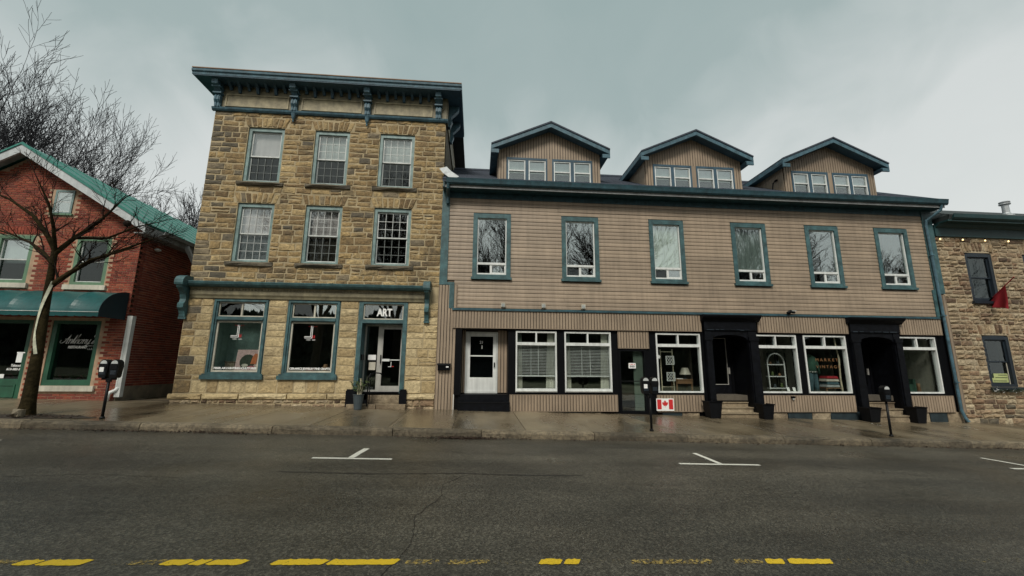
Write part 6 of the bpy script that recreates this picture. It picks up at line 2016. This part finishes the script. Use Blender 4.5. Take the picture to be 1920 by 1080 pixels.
solo('glass_cabinet', MB().frame(11.13, 11.55, 0.74, 2.25, 0.025, 0.9, 0.93).frame(11.13, 11.55, 0.74, 2.25, 0.025, 1.3, 1.33).box(11.15, 11.53, 0.93, 1.3, 1.3, 1.32).box(11.15, 11.53, 0.93, 1.3, 1.75, 1.77), 'black_paint', 'black framed cabinet behind the white arched shelf', 'cabinet', (11.35, 1.1, 0.74))
# vintage window: lettering, birch pole, mannequin
win = [o for o in B.root.children if o.name.startswith('shop_window')][4]
lettering(B, 'MARKET', 0.15, 12.46, 0.054, 1.92, 'gold_print', win, width=0.86, space=1.5, offset=-0.001)
lettering(B, 'VINTAGE', 0.15, 12.48, 0.054, 1.68, 'gold_print', win, width=0.90, space=1.5, offset=-0.001)
solo('birch_pole', MB().tube([(13.05, 0.2, 0.74), (13.02, 0.2, 1.3), (13.06, 0.2, 2.0), (13.0, 0.2, 2.5), (12.96, 0.22, 3.15)], [0.03, 0.028, 0.026, 0.022, 0.02], 7), 'birch_wood', 'pale birch pole standing in the MARKET VINTAGE window', 'pole', (13.05, 0.2, 0.74))
T = Thing('mannequin', 'headless mannequin in dark green top and blue jeans, MARKET VINTAGE window', 'mannequin', (12.12, 0.40, 0.74))
mx_ = 12.12
T.add('jeans', MB().tube([(mx_ - 0.10, 0.40, 0.76), (mx_ - 0.10, 0.39, 1.1), (mx_ - 0.08, 0.40, 1.42), (mx_ - 0.05, 0.40, 1.56)], [0.075, 0.085, 0.11, 0.11], 10).tube([(mx_ + 0.12, 0.40, 0.76), (mx_ + 0.11, 0.39, 1.1), (mx_ + 0.08, 0.40, 1.42), (mx_ + 0.04, 0.40, 1.56)], [0.075, 0.085, 0.11, 0.11], 10), 'denim', smooth=True)
T.add('top', MB().tube([(mx_, 0.40, 1.52), (mx_, 0.40, 1.7), (mx_, 0.40, 1.95), (mx_, 0.40, 2.08), (mx_, 0.40, 2.16)], [0.17, 0.15, 0.18, 0.15, 0.06], 12).tube([(mx_ + 0.15, 0.40, 2.04), (mx_ + 0.24, 0.40, 1.8), (mx_ + 0.26, 0.37, 1.5)], [0.06, 0.055, 0.04], 8).tube([(mx_ - 0.15, 0.40, 2.04), (mx_ - 0.22, 0.40, 1.8), (mx_ - 0.22, 0.37, 1.5)], [0.06, 0.055, 0.04], 8), 'sweater_green', smooth=True)
T.add('belt', MB().lathe([(0.165, 0.0), (0.168, 0.05)], (mx_, 0.40, 1.52), 12), 'white_frame')
for i, (z, w, m2_, lab) in enumerate(((1.02, 0.52, 'shade_grey', 'lowest'), (1.12, 0.46, 'denim', 'second lowest'), (1.22, 0.5, 'off_white', 'second highest'), (1.32, 0.44, 'red_cloth', 'topmost'))):
    solo('folded_garment', MB().prism([(12.78 - w / 2, 0.25, z), (12.78 + w / 2, 0.25, z), (12.78 + w / 2 - 0.03, 0.28, z + 0.085), (12.78 - w / 2 + 0.03, 0.28, z + 0.085)], [(12.78 - w / 2, 0.62, z), (12.78 + w / 2, 0.62, z), (12.78 + w / 2 - 0.03, 0.6, z + 0.085), (12.78 - w / 2 + 0.03, 0.6, z + 0.085)]), m2_, lab + ' folded garment in the pile behind the MARKET VINTAGE glass', 'garment', (12.78, 0.43, z), 'folded garments in the shop window')
solo('display_table', MB().box(12.45, 13.12, 0.22, 0.68, 0.97, 1.0).box(12.48, 12.52, 0.25, 0.29, 0.74, 0.97).box(13.05, 13.09, 0.25, 0.29, 0.74, 0.97).box(12.48, 12.52, 0.6, 0.64, 0.74, 0.97).box(13.05, 13.09, 0.6, 0.64, 0.74, 0.97), 'wood', 'low wooden table under the folded garments', 'table', (12.78, 0.45, 0.74))
# left shop window: two white lattice frames, desk and lampshade
for z, lab in ((1.76, 'upper'), (1.20, 'lower')):
    m_ = MB().frame(6.600, 6.900, z, z + 0.30, 0.022, 0.22, 0.24)
    for i in range(-1, 4):
        for s_ in (-1, 1):
            xa = 6.610 + 0.09 * i if s_ > 0 else 6.890 - 0.09 * i
            a0, b0 = Vector((xa, z + 0.02)), Vector((xa + s_ * 0.19, z + 0.28))
            t0 = max(0.0, (6.615 - a0.x) / (b0.x - a0.x)) if s_ > 0 else max(0.0, (6.885 - a0.x) / (b0.x - a0.x))
            t1 = min(1.0, (6.885 - a0.x) / (b0.x - a0.x)) if s_ > 0 else min(1.0, (6.615 - a0.x) / (b0.x - a0.x))
            if t1 - t0 < 0.1:
                continue
            q0, q1 = a0.lerp(b0, t0), a0.lerp(b0, t1)
            m_.tube([(q0.x, 0.23 + 0.004 * s_, q0.y), (q1.x, 0.23 + 0.004 * s_, q1.y)], 0.009, 4)
    solo('lattice_frame', m_, 'white_vinyl', lab + ' of two white lattice frames hung in the left shop window', 'lattice', (6.750, 0.23, z), 'white lattice frames in the shop window')
solo('ladder_shelf', MB().box(6.520, 6.550, 0.5, 0.53, 0.74, 2.3).box(6.960, 6.990, 0.5, 0.53, 0.74, 2.3).box(6.550, 6.960, 0.5, 0.53, 2.2, 2.23).box(6.550, 6.960, 0.5, 0.53, 0.98, 1.01), 'birch_wood', 'tall pale wooden stand behind the lattice frames', 'stand', (6.750, 0.5, 0.74))
T = Thing('wooden_desk', 'small brown wooden desk in the left shop window', 'desk', (7.35, 0.7, 0.74))
T.add('top', MB().box(7.05, 7.68, 0.5, 0.95, 1.22, 1.26), 'wood')
for x_ in (7.07, 7.62):
    for y_ in (0.52, 0.9):
        T.add('leg', MB().box(x_, x_ + 0.04, y_, y_ + 0.04, 0.74, 1.22), 'wood')
T.add('drawer', MB().box(7.12, 7.61, 0.51, 0.55, 1.10, 1.215), 'wood')
T = Thing('table_lamp', 'table lamp with cream shade on the wooden desk', 'lamp', (7.52, 0.7, 1.26))
T.add('shade', MB().lathe([(0.20, 0.16), (0.11, 0.40)], (7.5, 0.7, 1.26), 14), 'off_white', smooth=False)
T.add('base', MB().lathe([(0.07, 0.0), (0.05, 0.03), (0.02, 0.06), (0.02, 0.2)], (7.5, 0.7, 1.26), 10), 'pot_grey')
solo('open_book', MB().box(7.12, 7.34, 0.55, 0.75, 1.262, 1.285), 'white_print', 'white book lying on the wooden desk', 'book', (7.2, 0.65, 1.262))
solo('window_decal', MB().xz([(6.27 + 0.07 * math.cos(6.283 * i / 5 + 1.57), 2.02 + 0.07 * math.sin(6.283 * i / 5 + 1.57)) for i in range(5)], 0.05, 0.054), 'white_frame', 'small white round decal on the left shop window glass', 'decal', (6.27, 0.05, 1.95))
solo('teal_bag', MB().lathe([(0.09, 0.0), (0.13, 0.1), (0.10, 0.24), (0.05, 0.34), (0.07, 0.42)], (5.62, 0.35, 0.735), 9), 'green_metal', 'crumpled teal bag behind the black glass door', 'bag', (5.62, 0.35, 0.735))
# right end window: pictures, basket, cushion
for i, (x_, z, w, h_, lab) in enumerate(((15.65, 2.05, 0.34, 0.32, 'square framed picture on the pale wall of the rightmost shop window'), (16.15, 2.28, 0.16, 0.16, 'upper small dark picture in the rightmost shop window'), (16.15, 2.02, 0.16, 0.16, 'lower small dark picture in the rightmost shop window'))):
    solo('picture', MB().box(x_ - w / 2, x_ + w / 2, 2.38, 2.398, z - h_ / 2, z + h_ / 2).frame(x_ - w / 2 - 0.02, x_ + w / 2 + 0.02, z - h_ / 2 - 0.02, z + h_ / 2 + 0.02, 0.02, 2.37, 2.398), 'dark_green_trim', lab, 'picture', (x_, 2.39, z - h_ / 2), 'pictures in the rightmost shop window')
solo('sofa', MB().box(15.3, 16.6, 0.9, 1.6, 0.74, 1.1).box(15.3, 16.6, 1.5, 1.75, 1.1, 1.5).box(15.2, 15.3, 0.9, 1.75, 0.74, 1.3).box(16.6, 16.7, 0.9, 1.75, 0.74, 1.3), 'sweater_green', 'dark green sofa inside the rightmost shop window', 'sofa', (15.9, 1.3, 0.74))
solo('wooden_vase', MB().lathe([(0.05, 0.0), (0.07, 0.1), (0.05, 0.3), (0.06, 0.42)], (16.35, 0.5, 0.735), 10), 'wood', 'slim wooden vase in the rightmost shop window', 'vase', (16.35, 0.5, 0.735), smooth=True)
